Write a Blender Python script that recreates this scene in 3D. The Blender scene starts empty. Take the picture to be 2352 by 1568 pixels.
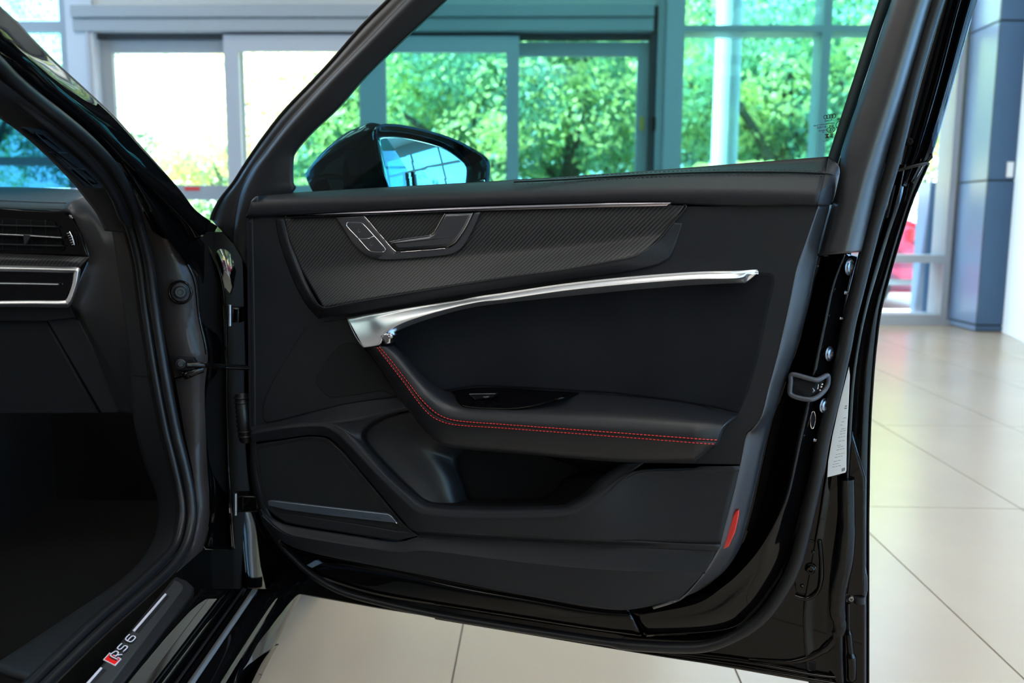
import bpy, bmesh, math, random
from math import sin, cos, pi, radians, tan, atan2, sqrt
from mathutils import Vector, Matrix, Euler
random.seed(7)
sc = bpy.context.scene
COL = sc.collection
# ------------------------------------------------------------------ camera
H = 0.97
F = 2000.0
cd = bpy.data.cameras.new('camera')
cam = bpy.data.objects.new('camera', cd)
COL.objects.link(cam)
cam.location = (0, 0, H)
YAW, PITCH, ROLL = radians(1.83), radians(7.8), radians(0.35)
RM = Matrix.Rotation(YAW, 3, 'Z') @ Matrix.Rotation(radians(90) - PITCH, 3, 'X') @ Matrix.Rotation(ROLL, 3, 'Z')
cam.rotation_euler = RM.to_euler()
cd.sensor_width = 36.0
cd.lens = F / 2352 * 36
cd.clip_start = 0.02
cd.clip_end = 200
cd.dof.use_dof = True
cd.dof.focus_distance = 1.22
cd.dof.aperture_fstop = 5.0
sc.camera = cam
# ------------------------------------------------------------------ world, sun, exposure
w = bpy.data.worlds.new('sky'); sc.world = w; w.use_nodes = True
nt = w.node_tree; nt.nodes.clear()
out = nt.nodes.new('ShaderNodeOutputWorld'); bg = nt.nodes.new('ShaderNodeBackground')
tc = nt.nodes.new('ShaderNodeTexCoord'); sx = nt.nodes.new('ShaderNodeSeparateXYZ')
rp = nt.nodes.new('ShaderNodeValToRGB')
rp.color_ramp.elements[0].position = 0.0; rp.color_ramp.elements[0].color = (0.66, 0.83, 1.0, 1)
rp.color_ramp.elements[1].position = 0.8; rp.color_ramp.elements[1].color = (0.40, 0.64, 1.0, 1)
nt.links.new(tc.outputs['Generated'], sx.inputs[0]); nt.links.new(sx.outputs['Z'], rp.inputs[0])
nt.links.new(rp.outputs[0], bg.inputs[0]); bg.inputs[1].default_value = 7.0
nt.links.new(bg.outputs[0], out.inputs[0])
sd = bpy.data.lights.new('sun', 'SUN'); sd.energy = 38.0; sd.angle = radians(1.0); sd.color = (1, 0.97, 0.94)
sun = bpy.data.objects.new('sun', sd); COL.objects.link(sun)
sun.rotation_euler = Vector((.80, .10, -.60)).to_track_quat('-Z', 'Y').to_euler()
sc.view_settings.view_transform = 'Standard'
sc.view_settings.look = 'None'
sc.view_settings.gamma = 1
sc.view_settings.use_curve_mapping = False
sc.view_settings.exposure = 0.0
sc.cycles.max_bounces = 7
sc.cycles.diffuse_bounces = 3
sc.cycles.glossy_bounces = 4
sc.cycles.transmission_bounces = 4
sc.cycles.transparent_max_bounces = 12
sc.cycles.caustics_reflective = False
sc.cycles.caustics_refractive = False
sc.cycles.sample_clamp_indirect = 4.0

# ------------------------------------------------------------------ projection helpers
CP = Vector((0, 0, H))
FW = Vector((-sin(YAW), cos(YAW), 0)); RT = Vector((cos(YAW), sin(YAW), 0))
def ray(px, py):
    return RM @ Vector(((px - 1176) / F, -(py - 784) / F, -1.0))
def K(px, py, Y):                    # point at horizontal forward distance Y
    d = ray(px, py); return CP + d * (Y / d.dot(FW))
def PY(px, py, Y):                   # on the room plane y = Y
    d = ray(px, py); return CP + d * (Y / d.y)
def PX(px, py, X):
    d = ray(px, py); return CP + d * (X / d.x)
def PZ(px, py, Z):
    d = ray(px, py); return CP + d * ((Z - H) / d.z)
def cf(x, y):                        # camera-yaw frame to world
    return RT * x + FW * y
DP = cf(-0.43, 1.44)                 # hinge end of the open door
DU = (cf(0.457, 1.12) - DP).normalized()
DN = Vector((DU.y, -DU.x, 0)).normalized()
if DN.dot(-DP) < 0: DN = -DN
def D(px, py, wv=0.0):               # point on the door plane raised by wv to the cabin side
    d = ray(px, py); o = DP + DN * wv
    t = (o - CP).dot(DN) / d.dot(DN)
    return CP + d * t
# ------------------------------------------------------------------ materials
MC = {}
def N(nt, t, **k):
    n = nt.nodes.new(t)
    for a, b in k.items(): setattr(n, a, b)
    return n
def mat(name, col, rough=0.5, metal=0.0, coat=0.0, bump=0.0, bscale=400.0, var=0.0, vscale=3.0, spec=0.5, aniso=0.0):
    if name in MC: return MC[name]
    m = bpy.data.materials.new(name); m.use_nodes = True; MC[name] = m
    nt = m.node_tree; b = nt.nodes['Principled BSDF']
    b.inputs['Base Color'].default_value = (*col, 1); b.inputs['Roughness'].default_value = rough
    b.inputs['Metallic'].default_value = metal; b.inputs['Coat Weight'].default_value = coat
    b.inputs['Coat Roughness'].default_value = 0.02
    b.inputs['Specular IOR Level'].default_value = spec
    if bump or var: tc = N(nt, 'ShaderNodeTexCoord')
    if bump:
        no = N(nt, 'ShaderNodeTexNoise'); no.inputs['Scale'].default_value = bscale; no.inputs['Detail'].default_value = 3
        bp = N(nt, 'ShaderNodeBump'); bp.inputs['Strength'].default_value = bump; bp.inputs['Distance'].default_value = 0.0006
        nt.links.new(tc.outputs['Object'], no.inputs['Vector']); nt.links.new(no.outputs['Fac'], bp.inputs['Height'])
        nt.links.new(bp.outputs[0], b.inputs['Normal'])
    if var:
        n2 = N(nt, 'ShaderNodeTexNoise'); n2.inputs['Scale'].default_value = vscale; n2.inputs['Detail'].default_value = 6
        r = N(nt, 'ShaderNodeValToRGB')
        r.color_ramp.elements[0].position = 0.3; r.color_ramp.elements[0].color = (*[c * (1 - var) for c in col], 1)
        r.color_ramp.elements[1].position = 0.7; r.color_ramp.elements[1].color = (*[min(1, c * (1 + var)) for c in col], 1)
        nt.links.new(tc.outputs['Object'], n2.inputs['Vector']); nt.links.new(n2.outputs['Fac'], r.inputs[0])
        nt.links.new(r.outputs[0], b.inputs['Base Color'])
    return m
def glass(name, tint, rough=0.0, ior=1.45):
    m = bpy.data.materials.new(name); m.use_nodes = True; MC[name] = m
    nt = m.node_tree; nt.nodes.clear()
    o = N(nt, 'ShaderNodeOutputMaterial'); t = N(nt, 'ShaderNodeBsdfTransparent'); g = N(nt, 'ShaderNodeBsdfGlossy')
    f = N(nt, 'ShaderNodeFresnel'); mx = N(nt, 'ShaderNodeMixShader')
    t.inputs[0].default_value = (*tint, 1); g.inputs['Roughness'].default_value = rough; f.inputs[0].default_value = ior
    ge = N(nt, 'ShaderNodeNewGeometry'); mp = N(nt, 'ShaderNodeMapRange')      # same reflectance on both faces of the pane
    mp.inputs['To Min'].default_value = ior; mp.inputs['To Max'].default_value = 1 / ior
    nt.links.new(ge.outputs['Backfacing'], mp.inputs['Value']); nt.links.new(mp.outputs[0], f.inputs[0])
    nt.links.new(f.outputs[0], mx.inputs[0]); nt.links.new(t.outputs[0], mx.inputs[1]); nt.links.new(g.outputs[0], mx.inputs[2])
    nt.links.new(mx.outputs[0], o.inputs[0]); return m
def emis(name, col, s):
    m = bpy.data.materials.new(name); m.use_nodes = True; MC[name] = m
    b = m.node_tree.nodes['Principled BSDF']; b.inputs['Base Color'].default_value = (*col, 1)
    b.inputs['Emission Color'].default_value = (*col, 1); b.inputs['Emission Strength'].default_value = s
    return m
leather = mat('black grained leather', (0.0095, 0.0108, 0.0138), 0.50, spec=.36, bump=0.35, bscale=900)
leather_s = mat('smooth black leather', (0.013, 0.014, 0.0165), 0.40, spec=.42, bump=0.15, bscale=1300)
plastic = mat('black grained plastic', (0.010, 0.011, 0.013), 0.52, spec=.35, bump=0.35, bscale=1100)
plastic_d = mat('deep black plastic', (0.004, 0.0042, 0.005), 0.7, spec=.2)
suede = mat('black suede', (0.011, 0.0115, 0.014), 0.95, var=0.25, vscale=9, spec=0.15)
mesh_m = mat('fine black speaker mesh', (0.005, 0.0062, 0.0068), 0.75, bump=0.6, bscale=2600, spec=0.3)
rubber = mat('black rubber', (0.008, 0.0085, 0.010), 0.40, spec=.4)
paint = mat('black car paint', (0.0022, 0.0022, 0.0025), 0.3, coat=0.72, spec=0.0)
gloss_blk = mat('piano black', (0.002, 0.002, 0.0025), 0.3, coat=0.5, spec=0.0)
alu = mat('satin aluminium', (0.93, 0.93, 0.94), 0.34, metal=1.0)
alu_d = mat('dark satin aluminium', (0.13, 0.135, 0.15), 0.33, metal=0.9)
chrome = mat('chrome', (0.85, 0.85, 0.87), 0.07, metal=1.0)
steel = mat('steel', (0.35, 0.36, 0.38), 0.3, metal=1.0)
redthr = mat('red thread', (0.75, 0.03, 0.025), 0.5)
grythr = mat('dark thread', (0.05, 0.05, 0.055), 0.6)
redlens = mat('red reflector lens', (0.55, 0.006, 0.006), 0.12, coat=1.0, bump=0.8, bscale=500)
redprint = mat('red print', (0.85, 0.01, 0.01), 0.4)
silverprint = mat('silver print', (0.62, 0.61, 0.70), 0.4)
blackprint = mat('black print', (0.01, 0.012, 0.013), 0.6)
greyprint = mat('grey print', (0.22, 0.23, 0.25), 0.6)
label_m = mat('white label film', (0.75, 0.78, 0.8), 0.35)
carpet = mat('black carpet', (0.006, 0.006, 0.006), 1.0, bump=0.5, bscale=500, spec=0.1)
dashtop = mat('grey black dash leather', (0.028, 0.030, 0.030), 0.55, spec=.35, bump=0.3, bscale=900)
doorglass = glass('teal tinted glass', (0.42, 0.72, 0.73))
wsglass = glass('windscreen glass', (0.27, 0.47, 0.50))
roomglass = glass('clear window glass', (0.93, 0.97, 0.96))
blueglass = glass('blue window glass', (0.56, 0.80, 0.97))
bluelight = glass('blue tinted daylight glass', (0.62, 0.82, 1.0))
mirror_m = mat('tinted mirror', (0.92, 0.96, 0.96), 0.0, metal=1.0)
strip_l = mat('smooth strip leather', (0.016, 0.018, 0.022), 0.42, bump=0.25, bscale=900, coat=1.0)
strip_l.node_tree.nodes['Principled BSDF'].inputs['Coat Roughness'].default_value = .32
frit = mat('dark teal edge band', (0.006, 0.022, 0.026), 0.4)
def carbon_mat():
    m = bpy.data.materials.new('carbon twill'); m.use_nodes = True; MC['carbon twill'] = m
    nt = m.node_tree; b = nt.nodes['Principled BSDF']
    uv = N(nt, 'ShaderNodeUVMap'); s = N(nt, 'ShaderNodeSeparateXYZ'); nt.links.new(uv.outputs[0], s.inputs[0])
    def mth(op, a, bb=None):
        n = N(nt, 'ShaderNodeMath', operation=op)
        for i, v in enumerate((a, bb)):
            if v is None: continue
            if isinstance(v, (int, float)): n.inputs[i].default_value = v
            else: nt.links.new(v, n.inputs[i])
        return n.outputs[0]
    c = 0.0016
    u = mth('DIVIDE', s.outputs[0], c); v = mth('DIVIDE', s.outputs[1], c)
    fi = mth('SUBTRACT', mth('FLOOR', u), mth('FLOOR', v))
    md = mth('MODULO', mth('ADD', fi, 4000), 4)
    lt = mth('LESS_THAN', md, 1.5)
    fu = mth('ABSOLUTE', mth('SUBTRACT', mth('FRACT', u), 0.5)); fv = mth('ABSOLUTE', mth('SUBTRACT', mth('FRACT', v), 0.5))
    mx = N(nt, 'ShaderNodeMix', data_type='RGBA'); nt.links.new(lt, mx.inputs[0])
    mx.inputs[6].default_value = (0.006, 0.006, 0.0065, 1); mx.inputs[7].default_value = (0.042, 0.042, 0.043, 1)
    nt.links.new(mx.outputs[2], b.inputs['Base Color'])
    h = mth('SUBTRACT', 1.0, mth('ADD', mth('MULTIPLY', mth('POWER', fu, 2.0), lt), mth('MULTIPLY', mth('POWER', fv, 2.0), mth('SUBTRACT', 1.0, lt))))
    bp = N(nt, 'ShaderNodeBump'); bp.inputs['Strength'].default_value = 0.5; bp.inputs['Distance'].default_value = 0.0006
    nt.links.new(h, bp.inputs['Height']); nt.links.new(bp.outputs[0], b.inputs['Normal'])
    b.inputs['Roughness'].default_value = 0.38
    return m
carbon = carbon_mat()
# ------------------------------------------------------------------ object helpers
def cr(p0, p1, p2, p3, t):
    return 0.5 * ((2 * p1) + (-p0 + p2) * t + (2 * p0 - 5 * p1 + 4 * p2 - p3) * t * t + (-p0 + 3 * p1 - 3 * p2 + p3) * t ** 3)
def spline(pts, k=6, closed=False, lin=False):
    pts = [Vector(p) for p in pts]; n = len(pts); r = []
    seg = n if closed else n - 1
    for i in range(seg):
        if closed: a, b, c, d = pts[(i - 1) % n], pts[i], pts[(i + 1) % n], pts[(i + 2) % n]
        else: a, b, c, d = pts[max(i - 1, 0)], pts[i], pts[i + 1], pts[min(i + 2, n - 1)]
        for j in range(k):
            t = j / k
            r.append(b.lerp(c, t) if lin else cr(a, b, c, d, t))
    if not closed: r.append(pts[-1].copy())
    return r
def empty(name, loc, parent=None):
    o = bpy.data.objects.new(name, None); COL.objects.link(o); o.empty_display_size = 0.05
    pl = WL.get(parent, Vector((0, 0, 0)))
    o.location = Vector(loc) - pl; o.parent = parent; WL[o] = Vector(loc); return o
class _WL(dict):
    def get(self, k, d=None):
        if k is None: return d
        return dict.get(self, k.name, d)
    def __setitem__(self, k, v): dict.__setitem__(self, k.name, v)
WL = _WL()
def obj(name, verts, faces, m, parent=None, smooth=True, sharp=38, solid=0.0, uvf=None, label=None, loc=None, capsharp=None):
    """one mesh object given in world coordinates"""
    base = WL.get(parent, Vector((0, 0, 0)))
    if loc is None:
        if parent is not None: loc = base
        else:
            xs = [v[0] for v in verts]; ys = [v[1] for v in verts]; zs = [v[2] for v in verts]
            loc = Vector(((min(xs) + max(xs)) / 2, (min(ys) + max(ys)) / 2, min(zs)))
    loc = Vector(loc)
    me = bpy.data.meshes.new(name)
    me.from_pydata([Vector(v) - loc for v in verts], [], faces)
    bm = bmesh.new(); bm.from_mesh(me)
    bmesh.ops.recalc_face_normals(bm, faces=bm.faces)
    bm.to_mesh(me); bm.free()
    me.update()
    if smooth:
        me.polygons.foreach_set('use_smooth', [True] * len(me.polygons)); me.set_sharp_from_angle(angle=radians(sharp))
    if uvf:
        uvl = me.uv_layers.new(name='UVMap')
        for l in me.loops: uvl.data[l.index].uv = uvf(me.vertices[l.vertex_index].co + loc)
    me.materials.append(m)
    o = bpy.data.objects.new(name, me); COL.objects.link(o)
    o.location = loc - base if parent is not None else loc
    o.parent = parent; WL[o] = loc
    if solid:
        md = o.modifiers.new('thickness', 'SOLIDIFY'); md.thickness = abs(solid); md.offset = -1 if solid > 0 else 1
        md.use_rim = True
    if label: o['label'] = label
    return o
def duv(p):
    q = p - DP; return (q.dot(DU), q.z)
def faceto(o, target):
    """make an open sheet's normals point at target (world)"""
    me = o.data; l = WL.get(o)
    s = 0
    for p in me.polygons: s += p.area * p.normal.dot(Vector(target) - (p.center + l))
    if s < 0: me.flip_normals()
def loft(name, rows, m, parent=None, k=6, kc=4, closed=False, lin=False, solid=0.004, sharp=40, uvf=None, label=None, P=D, lincross=False):
    """rows: list of (points, depth); equal counts; smooth along and across"""
    R = []
    for pts, dv in rows:
        p3 = []
        for i, p in enumerate(pts):
            if len(p) == 3: p3.append(P(p[0], p[1], p[2]))
            else:
                d = dv
                if isinstance(dv, tuple): d = dv[0] + (dv[1] - dv[0]) * i / (len(pts) - 1)
                elif isinstance(dv, list): d = dv[i]
                p3.append(P(p[0], p[1], d))
        R.append(spline(p3, k, closed, lin))
    n = len(R[0])
    assert all(len(r) == n for r in R), (name, [len(r[0]) for r in rows])
    if kc > 1:
        cols = [spline([r[i] for r in R], kc, lin=lincross) for i in range(n)]
        R = [[c[j] for c in cols] for j in range(len(cols[0]))]
    verts = [v for r in R for v in r]; faces = []
    for j in range(len(R) - 1):
        for i in range(n if closed else n - 1):
            a = j * n + i; b = j * n + (i + 1) % n
            faces.append((a, b, b + n, a + n))
    o = obj(name, verts, faces, m, parent, sharp=sharp, uvf=uvf, label=label)
    faceto(o, CP)
    if solid:
        md = o.modifiers.new('thickness', 'SOLIDIFY'); md.thickness = solid; md.offset = -1
    return o
def plate(name, outline, wf, m, parent=None, thick=0.006, bevel=0.002, k=1, P=D, nrm=None, closed_spline=False, label=None, uvf=None, lin=True):
    """flat piece with rounded front edges; outline in pixels on the plane P(.,.,wf)"""
    nrm = nrm or DN
    p3 = [P(p[0], p[1], wf) for p in outline]
    if k > 1: p3 = spline(p3, k, True, lin=False)
    n = len(p3)
    c = sum(p3, Vector()) / n
    # polygon orientation about nrm
    a = Vector()
    for i in range(n): a += (p3[i] - c).cross(p3[(i + 1) % n] - c)
    sg = 1 if a.dot(nrm) > 0 else -1
    inw = []
    for i in range(n):
        e1 = (p3[i] - p3[i - 1]); e2 = (p3[(i + 1) % n] - p3[i])
        if e1.length < 1e-7: e1 = e2
        if e2.length < 1e-7: e2 = e1
        n1 = nrm.cross(e1.normalized()) * sg; n2 = nrm.cross(e2.normalized()) * sg
        s = n1 + n2
        if s.length < 1e-4: s = n1
        s.normalize(); q = max(0.45, s.dot(n1))
        inw.append(s / q)
    rings = [[p3[i] - nrm * thick for i in range(n)]]
    for f in (0, 0.3, 0.65, 1.0):
        a_ = (1 - cos(f * pi / 2)) * bevel; b_ = (1 - sin(f * pi / 2)) * bevel
        rings.append([p3[i] + inw[i] * a_ - nrm * b_ for i in range(n)])
    verts = [v for r in rings for v in r]; faces = []
    for j in range(len(rings) - 1):
        for i in range(n):
            a_, b_ = j * n + i, j * n + (i + 1) % n
            faces.append((a_, b_, b_ + n, a_ + n))
    L = len(rings) - 1
    faces.append(tuple(L * n + i for i in range(n))); faces.append(tuple(range(n - 1, -1, -1)))
    o = obj(name, verts, faces, m, parent, sharp=50, uvf=uvf, label=label)
    # flat cap: sharp rim
    me = o.data
    att = me.attributes.get('sharp_edge') or me.attributes.new('sharp_edge', 'BOOLEAN', 'EDGE')
    for e in me.edges:
        if e.vertices[0] >= L * n and e.vertices[1] >= L * n: att.data[e.index].value = True
    return o
def tube(name, pts, r, m, parent=None, k=4, seg=8, closed=False, P=None, wv=None, lin=False, label=None, flat=1.0):
    p3 = []
    for p in pts:
        if P is None: p3.append(Vector(p))
        elif len(p) == 3: p3.append(P(*p))
        else: p3.append(P(p[0], p[1], wv))
    p3 = spline(p3, k, closed, lin)
    n = len(p3); verts = []; faces = []
    for i in range(n):
        t = (p3[(i + 1) % n] if (closed or i < n - 1) else p3[i]) - (p3[i - 1] if (closed or i > 0) else p3[i])
        t.normalize()
        if i == 0:
            up = Vector((0, 0, 1)) if abs(t.z) < 0.9 else Vector((0, 1, 0))
            a = t.cross(up).normalized()
        else: a = (a - t * a.dot(t)).normalized()
        b = t.cross(a)
        rr = r[i * (len(r) - 1) // max(1, n - 1)] if isinstance(r, list) else r
        for s in range(seg):
            th = 2 * pi * s / seg; verts.append(p3[i] + a * cos(th) * rr + b * sin(th) * rr * flat)
    for i in range(n if closed else n - 1):
        for s in range(seg):
            s2 = (s + 1) % seg; i2 = (i + 1) % n
            faces.append((i * seg + s, i * seg + s2, i2 * seg + s2, i2 * seg + s))
    if not closed:
        faces.append(tuple(range(seg))); faces.append(tuple((n - 1) * seg + s for s in range(seg)))
    return obj(name, verts, faces, m, parent, sharp=60, label=label)
def bxv(x0, x1, y0, y1, z0, z1):
    v = [(x, y, z) for x in (x0, x1) for y in (y0, y1) for z in (z0, z1)]
    f = [(0, 1, 3, 2), (4, 6, 7, 5), (0, 4, 5, 1), (2, 3, 7, 6), (0, 2, 6, 4), (1, 5, 7, 3)]
    return v, f
def box(name, x0, x1, y0, y1, z0, z1, m, parent=None, bevel=0.0, **k):
    v, f = bxv(x0, x1, y0, y1, z0, z1)
    o = obj(name, v, f, m, parent, smooth=False, **k)
    if bevel:
        md = o.modifiers.new('bevel', 'BEVEL'); md.width = bevel; md.segments = 2
    return o
def dome(name, c, nrm, r, h, m, parent, ring=True, up=Vector((0, 0, 1)), sx=1.0, label=None):
    """button-head bolt: flange, dome, hex socket"""
    nrm = nrm.normalized(); a = nrm.cross(up).normalized(); b = nrm.cross(a)
    prof = [(1.0, 0), (1.0, .25), (.78, .35), (.72, .8), (.55, 1.0), (.36, 1.0), (.33, .5), (0.02, .5)]
    seg = 20; v = []; f = []
    for (rr, hh) in prof:
        for s in range(seg):
            th = 2 * pi * s / seg; v.append(c + a * cos(th) * r * rr * sx + b * sin(th) * r * rr + nrm * hh * h)
    for j in range(len(prof) - 1):
        for s in range(seg):
            s2 = (s + 1) % seg; f.append((j * seg + s, j * seg + s2, (j + 1) * seg + s2, (j + 1) * seg + s))
    f.append(tuple((len(prof) - 1) * seg + s for s in range(seg)))
    return obj(name, v, f, m, parent, sharp=30, label=label)
def stitches(name, path3, m, parent, ln=0.0042, gap=0.0016, r=0.00055, label=None):
    """a row of sewing stitches along a 3-D polyline as one mesh"""
    v = []; f = []
    acc = 0; segs = []
    tot = [0]
    for i in range(1, len(path3)): tot.append(tot[-1] + (path3[i] - path3[i - 1]).length)
    def at(s):
        for i in range(1, len(path3)):
            if tot[i] >= s:
                t = (s - tot[i - 1]) / max(1e-9, tot[i] - tot[i - 1]); return path3[i - 1].lerp(path3[i], t)
        return path3[-1]
    s = 0
    while s + ln < tot[-1]:
        p, q = at(s), at(s + ln); t = (q - p).normalized(); a = t.cross(DN).normalized(); mid = (p + q) / 2 + DN * r * 0.9
        b0 = len(v)
        for (pt, rr) in ((p, .35), (p.lerp(q, .2) + DN * r * .8, 1), (p.lerp(q, .8) + DN * r * .8, 1), (q, .35)):
            for th in range(6):
                an = th * pi / 3; v.append(pt + a * cos(an) * r * rr + DN * sin(an) * r * rr)
        for j in range(3):
            for th in range(6):
                t2 = (th + 1) % 6; f.append((b0 + j * 6 + th, b0 + j * 6 + t2, b0 + (j + 1) * 6 + t2, b0 + (j + 1) * 6 + th))
        s += ln + gap
    return obj(name, v, f, m, parent, label=label)
def D3(pts, wv, k=6): return spline([D(p[0], p[1], (p[2] if len(p) > 2 else wv)) for p in pts], k)
def text(name, s, size, origin, xd, yd, m, parent, ext=0.0002, align='LEFT', label=None, bold=0.0, spacing=1.0, mirror=1):
    cu = bpy.data.curves.new(name, 'FONT'); cu.body = s; cu.size = size; cu.extrude = ext; cu.align_x = align
    cu.offset = bold; cu.space_character = spacing; cu.resolution_u = 3
    cu.materials.append(m)
    o = bpy.data.objects.new(name, cu); COL.objects.link(o)
    xd = xd.normalized(); zd = xd.cross(yd).normalized(); yd2 = yd.normalized()
    base = WL.get(parent, Vector((0, 0, 0)))
    M = Matrix(((xd.x, yd2.x, zd.x), (xd.y, yd2.y, zd.y), (xd.z, yd2.z, zd.z))).to_4x4()
    M.translation = origin - base
    M = M @ Matrix.Scale(mirror, 4, (1, 0, 0))
    bpy.context.view_layer.update()
    me = bpy.data.meshes.new_from_object(o.evaluated_get(bpy.context.evaluated_depsgraph_get()))
    bpy.data.objects.remove(o); o = bpy.data.objects.new(name, me); COL.objects.link(o)
    o.parent = parent; o.matrix_local = M
    if label: o['label'] = label
    return o
def struct(o, label=None):
    o['kind'] = 'structure'
    if label: o['label'] = label
    return o
def thing(o, label, cat, group=None):
    o['label'] = label; o['category'] = cat
    if group: o['group'] = group
    return o
# ================================================================== ROOM
YB = 8.6
def rx(px, py=200): return PY(px, py, YB).x
def rz(py, px=900): return PY(px, py, YB).z
ZC = 4.6
XL, XR, YF = -7.0, 6.6, -6.5
mat('warm wall', (0.30, 0.26, 0.24), .7)
m_tile = mat('beige porcelain tile', (0.47, 0.365, 0.262), 0.24, var=0.06, vscale=1.6)
m_grout = mat('grey grout', (0.20, 0.18, 0.15), 0.8)
m_white = mat('white painted wall', (0.50, 0.51, 0.48), 0.7)
m_wht2 = mat('bright white wall', (0.86, 0.88, 0.88), 0.6)
m_ceil = mat('white ceiling', (0.84, 0.84, 0.82), 0.8)
m_frame = mat('grey aluminium frame', (0.30, 0.335, 0.36), 0.4)
m_frame_l = mat('light grey aluminium frame', (0.40, 0.43, 0.47), 0.4)
m_gap = mat('dark gap', (0.04, 0.045, 0.05), 0.8)
m_clad = mat('grey metal cladding', (0.05, 0.10, 0.18), 0.32, metal=0.35)  # on the column front the shade is put into this dark tone
m_clad_lit = mat('daylit metal cladding', (0.33, 0.49, 0.74), 0.3, metal=0.3)  # same cladding on the side face, blue daylight put into the colour
fl = struct(empty('floor', (0, 0, 0)), 'showroom floor of large beige porcelain tiles')
box('slab', XL, XR, YF, YB, -0.05, -0.004, m_grout, fl)
TX0, TXP, TY0, TYP = -0.179, 0.616, 2.957, 1.255
tm = None
i0 = int((XL - TX0) // TXP) + 5; i1 = int((XR - TX0) / TXP)
for i in range(i0, i1):
    for j in range(-6, 5):
        x = TX0 + i * TXP; y = TY0 + j * TYP
        g = 0.0022
        yy1 = min(TYP - g, YB - y - .001)
        if tm is None or abs(yy1 - (TYP - g)) > 1e-4 and tm2 is None:
            o = box('tile', x + g, x + TXP - g, y + g, y + yy1, -0.02, 0.0, m_tile, fl, loc=(x, y, 0))
            tm2 = None
            if abs(yy1 - (TYP - g)) < 1e-4: tm = o.data
        else:
            me = tm
            if abs(yy1 - (TYP - g)) > 1e-4:
                o = box('tile', x + g, x + TXP - g, y + g, y + yy1, -0.02, 0.0, m_tile, fl, loc=(x, y, 0)); continue
            o = bpy.data.objects.new('tile', me); COL.objects.link(o); o.parent = fl; o.location = (x, y, 0)
# ceiling and shell
struct(box('ceiling', XL - .2, XR + .2, YF - .2, YB + .3, ZC, ZC + .25, m_ceil), 'flat white showroom ceiling')
# ---- back wall with its columns, shutter box, sliding panels
wb = struct(empty('wall_back', (0, YB, 0)), 'white header wall above the sliding doors')
box('header', rx(178), rx(1526), YB - .06, YB + .3, rz(17), ZC, m_white, wb)
box('pier', rx(1526, 100), rx(1567, 100), YB - .14, YB + .16, 0, ZC, m_frame_l, wb)
box('pier', rx(163, 60), rx(224, 60), YB - .10, YB + .22, 0, ZC, mat('pale grey pier', (0.50, 0.54, 0.58), .5), wb)
box('pier', rx(2196, 600), rx(2235, 600), YB - .05, YB + .3, 0, ZC, m_frame, wb)
sh = struct(empty('door_1', (rx(870), YB, 0)), 'wide glazed sliding door under a grey shutter box')
xs0, xs1 = rx(222), rx(1524)
zb = rz(78)
box('shutter_box', rx(190), rx(1494), YB - .16, YB + .2, rz(47), rz(19), m_frame, sh, bevel=.01)
box('shutter_box', rx(190), rx(1494), YB - .13, YB + .2, zb, rz(47) , m_frame, sh, bevel=.012)
box('head_gap', xs0, rx(1496), YB - .02, YB + .1, rz(90), zb, m_gap, sh)
box('jamb', rx(216), rx(223.5), YB - .12, YB + .12, 0, zb, m_frame_l, sh)
box('jamb', rx(223.5), rx(230), YB - .02, YB + .12, 0, zb, m_gap, sh)
box('jamb', rx(1490), rx(1505), YB - .06, YB + .12, 0, rz(19), m_gap, sh)
box('jamb', rx(1505), rx(1527), YB - .10, YB + .12, 0, ZC - .3, m_frame, sh)
pan = [  # outer left, glass left, glass right, outer right, top px, glass top px, y offset
    (230, 258, 528, 556, 89, 120, .06), (522, 555, 828, 857, 83, 121, -.04),
    (857, 889, 1164, 1192, 86, 123, -.04), (1164, 1192, 1464, 1490, 95, 127, .06)]
ZM0, ZM1 = rz(459, 470), rz(425, 470)
for a, b, c, d, t, g, yo in pan:
    p = empty('sliding_panel', (rx(a), YB + yo, 0), sh)
    X0, X1, X2, X3 = rx(a), rx(b), rx(c), rx(d); y0, y1 = YB + yo - .03, YB + yo + .03
    v = []; f = []
    for q in ((X0, X1, .02, rz(t)), (X2, X3, .02, rz(t)), (X1, X2, rz(g), rz(t)), (X1, X2, ZM0, ZM1), (X1, X2, .02, .25)):
        vv, ff = bxv(q[0], q[1], y0, y1, q[2], q[3]); n = len(v); v += vv; f += [tuple(n + i for i in k) for k in ff]
    o = obj('panel_frame', v, f, m_frame if yo > 0 else m_frame_l, p, smooth=False)
    box('pane', X1, X2, YB + yo - .004, YB + yo + .004, ZM1, rz(g), roomglass, p)
    box('pane', X1, X2, YB + yo - .004, YB + yo + .004, .25, ZM0, roomglass, p)
box('lock_plate', rx(1496, 280), rx(1504, 280), YB - .10, YB - .05, rz(300), rz(270), plastic_d, sh, label='black lock box on the right jamb')
box('warning_sticker', rx(1470, 290), rx(1479, 290), YB + .02, YB + .029, rz(298), rz(266), mat('yellow sticker', (.55, .40, .05), .5), sh, label='yellow sticker on the rightmost panel')
for i in range(6):
    box('red_letter', rx(412 + i * 6), rx(415.5 + i * 6), YB + .02, YB + .029, rz(437, 430), rz(429, 430), redprint, sh)
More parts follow.
